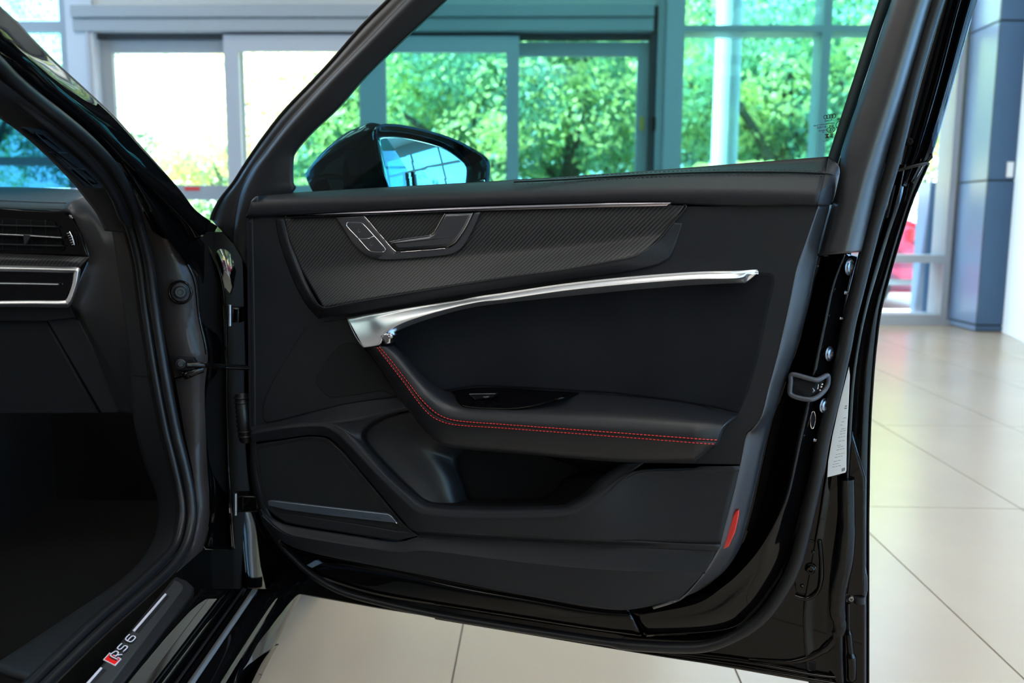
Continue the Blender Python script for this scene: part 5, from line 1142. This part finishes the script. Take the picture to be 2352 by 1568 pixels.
plate('woofer_grille', wm, .0052, mesh_m, dr_, thick=.003, bevel=.0018, label='fine black woofer grille')
plate('grille_lower_step', [(622, 1172), (700, 1184), (820, 1203), (912, 1219), (952, 1224), (911, 1241), (815, 1226), (700, 1208), (655, 1199), (634, 1186)], .0045, plastic, dr_, thick=.004, bevel=.002)
plate('grille_badge_strip', [(614, 1150), (625, 1149), (751, 1164), (892, 1180), (900, 1186), (912, 1201), (751, 1183.5), (656, 1171), (616, 1161.5)], .0105, mat('blue grey brushed strip', (.20, .24, .29), .34, metal=.85), dr_, thick=.005, bevel=.0015, label='blue grey metal strip across the woofer grille')
q0, q1 = D(832, 1187, .0107), D(884, 1193.5, .0107)
text('engraving', 'BANG & OLUFSEN', .0042, q0, q1 - q0, Vector((0, 0, 1)), steel if False else mat('dim engraving', (.10, .12, .15), .4, metal=.6), dr_, ext=.0001)
tube('strip_glint', [(909, 1199.5, .0108), (912, 1201.5, .0105)], .0012, chrome, dr_, P=D, k=1)
tube('grille_rim', [(581, 1024), (650, 1012), (703, 1004), (738, 1005), (757, 1012), (787, 1040), (845, 1107), (893, 1164), (925, 1202), (963, 1233)], .0009, leather_s, dr_, k=5, seg=6, P=D, wv=.0075)
# ---- red reflector on the side strip, pale blue patch painted as a reflection below the panel
plate('red_reflector', [(1697, 1171.5), (1698, 1181), (1689, 1222), (1674, 1256), (1660, 1262.5), (1662, 1250), (1675, 1206), (1683, 1183), (1690, 1174)], -.008, redlens, dr_, thick=.012, bevel=.002, label='red reflector')
plate('blue_reflection', [(704, 1298), (722, 1287), (729, 1286), (739, 1293), (716, 1304)], -.046, mat('painted blue reflection', (.12, .17, .23), .4), dr_, thick=.003, bevel=.001, label='small painted blue reflection')
# ---- exterior mirror
def M_(px, py):   # tilted plane of the mirror glass: recedes to the right
    d = ray(px, py); return CP + d * ((MQ0 - CP).dot(MQN) / d.dot(MQN))
MQ0 = D(900, 370, -.160); _e1 = (D(1090, 370, -.300) - MQ0).normalized()
_up = _e1.cross(Vector((0, 0, 1))).normalized(); _up = _up if _up.dot(CP - MQ0) > 0 else -_up
MQN = (_up * cos(radians(8)) + Vector((0, 0, 1)) * sin(radians(8))).normalized()
mrim = [(862, 300), (866, 290), (876, 284.5), (890, 283), (925, 286), (986, 299), (1047, 319), (1098, 346), (1120, 361), (1127, 374), (1127, 395), (1125, 418), (1121, 446), (900, 460), (892, 436), (876, 390), (866, 340)]
mn = (M_(900, 330) - M_(1000, 330)).cross(M_(900, 330) - M_(900, 400)).normalized()
if mn.dot(CP - M_(950, 350)) < 0: mn = -mn
mgl = [(870, 306), (880, 303), (915, 304), (966, 314), (1027, 331), (1058, 348), (1084, 369), (1091, 379), (1092, 392), (1088, 425), (1086, 448), (900, 452), (893, 436), (884, 393), (874, 335)]
nr_ = len(mrim)
def shrink(pts, c, s): return [(c[0] + (x - c[0]) * s, c[1] + (y - c[1]) * s) for x, y in pts]
# shell: rim ring swept back into a bowl
cM = (985, 370)
rim3 = [M_(*p) for p in mrim]
hb = []
rear = [(735, 330), (750, 310), (775, 295), (810, 290), (845, 292), (900, 300), (950, 318), (980, 335), (1000, 350), (1005, 365), (1005, 390), (1000, 410), (995, 446), (800, 460), (770, 440), (740, 400), (730, 360)]
rear3 = [D(x, y, -.30) for x, y in rear]
mid1 = [a.lerp(b, .0) - mn * .012 for a, b in zip(rim3, rear3)]
v = rim3 + mid1; rings = [rim3, mid1]
hs = [(829, 291), (794, 305), (755, 335), (721, 370), (700, 402)]
# housing sides: from the rim towards the mirror foot at the left
A_top = [(874, 285), (850, 281.5), (829, 290), (794, 305), (755, 335), (721, 370), (699, 401)]
A_2 = [(862, 302), (842, 300), (822, 306), (788, 320), (752, 346), (722, 375), (701, 402)]
A_3 = [(866, 345), (842, 345), (818, 347), (785, 355), (752, 370), (724, 388), (702, 405)]
A_4 = [(876, 390), (850, 390), (826, 392), (790, 396), (756, 402), (728, 410), (706, 417)]
A_5 = [(893, 436), (866, 438), (840, 438), (800, 440), (765, 441), (740, 442), (719, 442)]
A_6 = [(900, 462), (872, 462), (846, 462), (806, 462), (771, 462), (745, 462), (728, 462)]
dd1 = [-.158, -.162, -.170, -.185, -.200, -.215, -.230]
dd2 = [-.150, -.152, -.156, -.165, -.180, -.200, -.226]
loft('mirror_housing', [(A_top, dd1), (A_2, dd2), (A_3, [-.146, -.146, -.149, -.158, -.175, -.198, -.222]), (A_4, [-.148, -.148, -.150, -.158, -.175, -.196, -.218]), (A_5, [-.150, -.151, -.153, -.160, -.176, -.195, -.212]), (A_6, [-.152, -.153, -.155, -.162, -.178, -.195, -.212])], paint, dr_, k=6, kc=5, solid=.006, label='glossy black side of the mirror housing')
plate('housing_recess', [(790, 346), (826, 346), (833, 398), (803, 402)], -.147, plastic_d, dr_, thick=.004, bevel=.0015)
# rim as loft ring between outer rim, inner glass edge
def resamp(pts, n):
    pts = [Vector((p[0], p[1], 0)) for p in pts]; m_ = len(pts); L = [0]
    for i in range(m_): L.append(L[-1] + (pts[(i + 1) % m_] - pts[i]).length)
    r = []
    for j in range(n):
        s = L[-1] * j / n; i = 0
        while L[i + 1] < s: i += 1
        t = (s - L[i]) / max(1e-9, L[i + 1] - L[i]); q = pts[i].lerp(pts[(i + 1) % m_], t); r.append((q.x, q.y))
    return r
ro = resamp([(p.x, p.y) for p in spline([(x, y, 0) for x, y in mrim], 4, True)], 72); ri = resamp([(p.x, p.y) for p in spline([(x, y, 0) for x, y in mgl], 4, True)], 72)
# align starts by angle
def ang_sort(P_, c):
    k_ = min(range(len(P_)), key=lambda i: abs(atan2(P_[i][1] - c[1], P_[i][0] - c[0]) + pi * .98)); return P_[k_:] + P_[:k_]
ro = ang_sort(ro, (985, 375)); ri = ang_sort(ri, (985, 375))
def ringp(pts, off): return [M_(x, y) + mn * off for x, y in pts]
rr = [ringp(ro, -.045), ringp(ro, -.008), ringp(ro, -.002), ringp(mix(ro, ri, .12), .001), ringp(mix(ro, ri, .35), .001), ringp(mix(ro, ri, .8), -.012), ringp(mix(ro, ri, 1.0), -.020)]
v = [p for r in rr for p in r]; n = 72
fs = [(j * n + i, j * n + (i + 1) % n, (j + 1) * n + (i + 1) % n, (j + 1) * n + i) for j in range(len(rr) - 1) for i in range(n)]
fs.append(tuple(range(n)))
obj('mirror_rim', v, fs, paint, dr_, sharp=50, label='glossy black mirror rim')
# slightly convex glass
gv = []; gf = []; cc_ = sum(ringp(ri, 0), Vector()) / n
RSPH = .75
for q in range(9):
    f_ = q / 8
    for p in ringp(ri, 0):
        x = cc_.lerp(p, f_); rr_ = (x - cc_).length; gv.append(x + mn * (-.009 - rr_ * rr_ / (2 * RSPH) ))
for q in range(8):
    for i in range(n): gf.append((q * n + i, q * n + (i + 1) % n, (q + 1) * n + (i + 1) % n, (q + 1) * n + i))
o = obj('mirror_glass', gv, gf, mirror_m, dr_, smooth=True, label='mirror glass reflecting bright windows'); faceto(o, CP)
bm = bmesh.new(); bm.from_mesh(o.data); bmesh.ops.remove_doubles(bm, verts=bm.verts, dist=1e-6); bm.to_mesh(o.data); bm.free()
md = o.modifiers.new('t', 'SOLIDIFY'); md.thickness = .002; md.offset = -1
plate('indicator_lens', [(1096, 414), (1112, 413), (1112, 419), (1096, 420)], -.30, chrome, dr_, thick=.003, bevel=.001)
